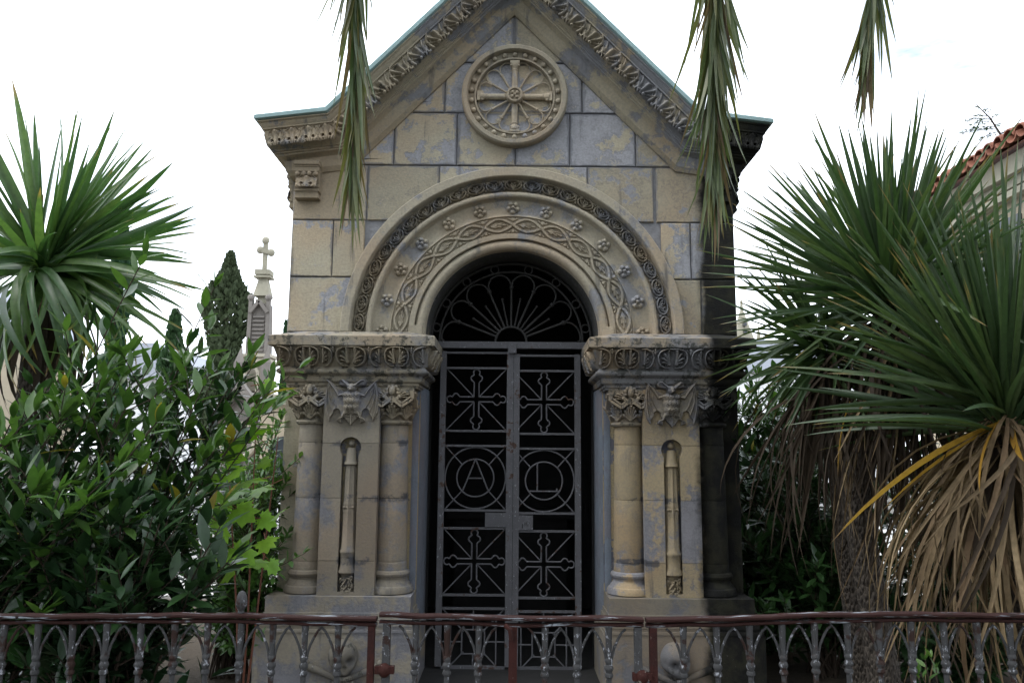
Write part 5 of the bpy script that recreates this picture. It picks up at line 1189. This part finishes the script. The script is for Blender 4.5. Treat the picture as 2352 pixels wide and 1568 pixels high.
# ---- cypresses and a bare tree far behind
def cypress(px, top, bot, wpx, Y, lab, n, seed):
    R_ = random.Random(seed); b = WR(px, bot, Y); tp = WR(px, top, Y); s_ = (Y-CAM.y)/FPX; rad = wpx*.5*s_
    t = thing('cypress_tree', (b.x, Y, 0), lab, 'cypress', 'cypresses beyond the graves'); MB().tube([(b.x,Y,0),(b.x,Y,tp.z*.8)], [.16,.05], 8).build('trunk', M['stem'], t, 1.2)
    mb = MB(); H = tp.z; lobes = [(R_.uniform(0,6.28), R_.uniform(.15,.95), R_.uniform(.15,.5)) for k in range(26)]
    for i in range(n):
        u = R_.random()**.85; z = H*(.06+.94*u); rr = rad*(min(1, (1-u)*4.2)**.6)*(.80+.20*math.sin(u*17+seed)); a = R_.uniform(0, 6.28)
        bulge = max([0]+[math.exp(-((a-la+PI) % (2*PI)-PI)**2/.15-((u-lu)/.06)**2)*lw for la, lu, lw in lobes]); r = rr*(R_.uniform(.55,1.)+bulge*.9)
        c = Vector((b.x+r*math.cos(a), Y+r*math.sin(a), z)); d = Vector((math.cos(a)*.5+R_.uniform(-.3,.3), math.sin(a)*.5+R_.uniform(-.3,.3), 1)).normalized(); L = s_*R_.uniform(9,20); w_ = L*.28
        y = d.orthogonal(); y = Matrix.Rotation(R_.uniform(0,3.1), 3, d) @ y
        mb.add([c-d*L*.5, c+y*w_, c+d*L*.5, c-y*w_], [(0,1,2,3)])
    o = mb.build('crown', M['cypr'], t, None); o['kind'] = 'stuff'
cypress(505, 580, 1000, 108, 14., 'broad dark cypress left of the gothic pinnacle', 7000, 1)
cypress(246, 490, 1000, 62, 15., 'slim cypress behind the yucca leaves', 3500, 2)
cypress(385, 712, 1000, 60, 18., 'short cypress between yucca and laurel tips', 2600, 3)
cypress(645, 738, 1000, 14, 26., 'tiny far cypress beside the mausoleum wall', 700, 5)
cypress(1722, 800, 1000, 16, 40., 'tiny far cypress under the church spire', 600, 6)
R5 = random.Random(31); tb = WR(130, 620, 10.); bt_ = thing('bare_tree', (tb.x, 10., 0), 'leafless tree with tangled dark twigs behind the yucca', 'tree')
tw = MB(); tk = MB().tube([(tb.x,10.,0),(tb.x+.05,10.,tb.z)], [.16,.08], 8)
def grow(p, d, L, r, lvl):
    q = p+d*L; tw.tube([p, p.lerp(q,.5)+rand_dir(R5,-1,1)*L*.08, q], [r, r*.8, r*.6], 4, False, False)
    if lvl == 0: return
    for k in range(4 if lvl > 1 else 3): grow(p.lerp(q, R5.uniform(.45,1)), (d*.8+rand_dir(R5,-.6,.9)*.9).normalized(), L*R5.uniform(.55,.8), r*.6, lvl-1)
for k in range(8): grow(Vector((tb.x+.05, 10., tb.z-.15)), rand_dir(R5, -.05, 1.0), .52, .030, 4)
tk.build('trunk', M['stem'], bt_, 1.2); tw.build('branches', M['stem'], bt_, None)
# sprig of conifer rooted in the tiled roof
R6 = random.Random(8); r0 = WR(2300, 312, 4.6); sg = thing('conifer_sprig', r0, 'wispy conifer seedling growing out of the tiled roof', 'seedling')
stm = MB(); nd = MB()
def twig(a, b, r):
    stm.tube([a, a.lerp(b,.5)+Vector((0,0,.02)), b], [r,r*.8,r*.4], 5)
    n = int((b-a).length/.006)
    for i in range(n):
        p = a.lerp(b, .15+.85*i/max(1,n)); d = ((b-a).normalized()*.6+rand_dir(R6,-1,1)).normalized(); L = R6.uniform(.05,.10); y = d.orthogonal().normalized()*.009
        nd.add([p, p+d*L*.5+y, p+d*L, p+d*L*.5-y], [(0,1,2,3)])
top_ = WR(2242, 240, 4.6); main = [r0, r0.lerp(top_,.5)+Vector((.02,0,.03)), top_]; stm.tube(main, [.016,.011,.005], 6)
for tx, ty, q in ((2215,298,.25),(2230,285,.4),(2205,305,.2),(2225,268,.6),(2290,262,.45),(2262,250,.75),(2235,247,.85),(2215,275,.5),(2300,285,.3),(2250,320,.1),(2325,302,.05),(2330,292,.02),(2276,248,.7)): twig(r0.lerp(top_, q)+Vector((.01,0,.015)), WR(tx, ty, 4.6), .006)
stm.build('stem', M['stem'], sg, 1.2); o = nd.build('needles', M['cypr'], sg, None); o['kind'] = 'stuff'

# ---- date palm over the viewer: three fronds hang into the picture
R7 = random.Random(77); PC = Vector((.35, -4.7, 6.6))
palm = thing('palm_tree', (2.6,-7.2,0), 'date palm whose frond tips hang into the top of the picture', 'palm')
MB().tube([(2.6,-7.2,0),(2.3,-7.0,1.8),(1.75,-6.4,3.6),(1.0,-5.5,5.4),(.4,-4.75,6.55)], [.32,.27,.25,.24,.28], 14).build('trunk', M['bark'], palm, 1.2)
def flet(name, mat, cv=-.10):
    vs = []; n = 5
    for i in range(n+1):
        t = i/n; w_ = (.4+.6*min(1,t/.25))*max(0,1-t**2.4)*.5; x = cv*t*t
        for q in (-1,0,1): vs.append((x+abs(q)*.25*w_*.06, q*w_, t))
    return MB().add(vs, [(i*3+q, i*3+q+1, i*3+4+q, i*3+3+q) for i in range(n) for q in (0,1)]).mesh(name, mat, 1.5)
FM = [flet('leaflet', M['palm'], q) for q in (-.10, .04, -.22, .14)]; FD = flet('leaflet', M['palmdry'])
def frond(path, n, L0, L1, objects, spread=.35, dry=.3, w_=.022, q0=.12):
    pts = []
    for i in range(40):     # catmull-rom through the path
        t = i/39*(len(path)-1); k = min(int(t), len(path)-2); f = t-k; P_ = lambda j: Vector(path[max(0, min(len(path)-1, j))])
        a, b, c, d = P_(k-1), P_(k), P_(k+1), P_(k+2); pts.append(.5*((2*b)+(c-a)*f+(2*a-5*b+4*c-d)*f*f+(3*b-a-3*c+d)*f**3))
    m = len(pts); fr = MB().tube(pts, [.020*(1-i/m)+.0035 for i in range(m)], 6).build('frond', M['palm'], palm, 1.2)
    stuff = MB(); src = [tuple(v.co) for v in FM[0].vertices], [tuple(f.vertices) for f in FM[0].polygons]
    for i in range(n):
        t = (q0+(1-q0)*i/(n-1))*(m-1); k = min(int(t), m-2); p = pts[k].lerp(pts[k+1], t-k); tg = (pts[k+1]-pts[k]).normalized()
        side = tg.cross(Vector((0,-1,0))); side = side.normalized() if side.length > .05 else Vector((1,0,0)); s_ = 1 if i % 2 else -1; u = i/(n-1)
        nrm = tg.cross(side)
        d = (tg*1.0+side*s_*R7.uniform(spread*.35, spread*1.25)*(1-.55*u)+nrm*R7.uniform(-.30,.30)*spread*1.6+Vector((0,0,-.25))).normalized(); L = (L0+(L1-L0)*u)*R7.uniform(.55,1.2)
        yax = (side+nrm*R7.uniform(-1.3,1.3)).normalized(); xax = yax.cross(d); xax.normalize(); yax = d.cross(xax)
        mt = Matrix(((xax.x*L, yax.x*w_, d.x*L, p.x), (xax.y*L, yax.y*w_, d.y*L, p.y), (xax.z*L, yax.z*w_, d.z*L, p.z), (0,0,0,1)))
        if objects: inst('leaflet', FD if R7.random() < dry*u*1.4 else R7.choice(FM), fr, mt)
        else: stuff.add([mt @ Vector(v) for v in src[0]], src[1])
    if not objects: o = stuff.build('foliage', M['palm'], fr, 1.5); o['kind'] = 'stuff'
YP = -3.1
def hang(px0, px1, ytip, Y):
    a, b = WR(px0, -80, Y), WR(px1, ytip, Y); C = PC+Vector((0,0,.1)); mid = C.lerp(a, .5)+Vector((0,0,1.0)); hi = C.lerp(a, .86)+Vector((0,.12,.62))
    return [C, mid, hi, a+Vector((0,-.02,.12)), a.lerp(b,.5), b]
frond(hang(826, 812, 330, YP), 160, .52, .34, True, .17, .30, .020, .50)
frond(hang(1640, 1640, 370, YP+.05), 175, .54, .34, True, .26, .30, .020, .50)
frond(hang(2003, 1992, 90, YP+.1), 100, .44, .32, True, .16, .5, .019, .50)
for i in range(44):  # unseen upper crown, placed overhead to shade the forecourt
    az = 2*PI*i*.618+R7.uniform(-.1,.1); d = Vector((math.cos(az), math.sin(az), 0)); el = R7.uniform(.0,.9); L = R7.uniform(2.9,3.7)
    e = PC+d*L*math.cos(el)+Vector((0,0,L*math.sin(el)-(.5 if d.y > .1 else 1.2)))
    frond([PC, PC.lerp(e,.45)+Vector((0,0,.75)), PC.lerp(e,.8)+Vector((0,0,.45)), e], 90, .5, .25, False, .8, 0, .03, .1)

# ---- unseen evergreens, added out of view to shade the forecourt
def evergreen(x, y, h, r, lab, seed):
    R_ = random.Random(seed); t = thing('added_shade_tree', (x, y, 0), lab, 'tree', 'added shade trees out of view')
    MB().tube([(x,y,0),(x+.1,y,h*.5),(x,y,h*.85)], [.25,.18,.06], 10).build('trunk', M['bark'], t, 1.2)
    mb = MB(); cl = [(Vector((x,y,h*.55))+Vector((R_.uniform(-1,1)*r*.75, R_.uniform(-1,1)*r*.6, R_.uniform(-.42,.42)*h)), r*R_.uniform(.35,.6)) for k in range(26)]
    for i in range(5200):
        c, rr = cl[i % len(cl)]; p = c+rand_dir(R_,-1.57,1.57)*rr*R_.uniform(.6,1.05); d = rand_dir(R_,-1.2,1.2); y_ = Matrix.Rotation(R_.uniform(0,3), 3, d) @ d.orthogonal(); L = R_.uniform(.14,.30); y_ = y_.normalized()*L*.3
        mb.add([p-d*L*.5, p+y_, p+d*L*.5, p-y_], [(0,1,2,3)])
    o = mb.build('crown', M['laurelD'], t, None); o['kind'] = 'stuff'
for i, (x, y, h, r) in enumerate(((-5.9,-5.6,9.5,2.5),(-3.4,-10.2,11.5,3.1),(1.4,-10.8,11.5,3.3),(5.4,-9.4,11.5,3.0),(7.4,-5.2,9.5,2.6))): evergreen(x, y, h, r, 'unseen evergreen added to shade the forecourt, number %s from the left' % ('one','two','three','four','five')[i], 50+i)
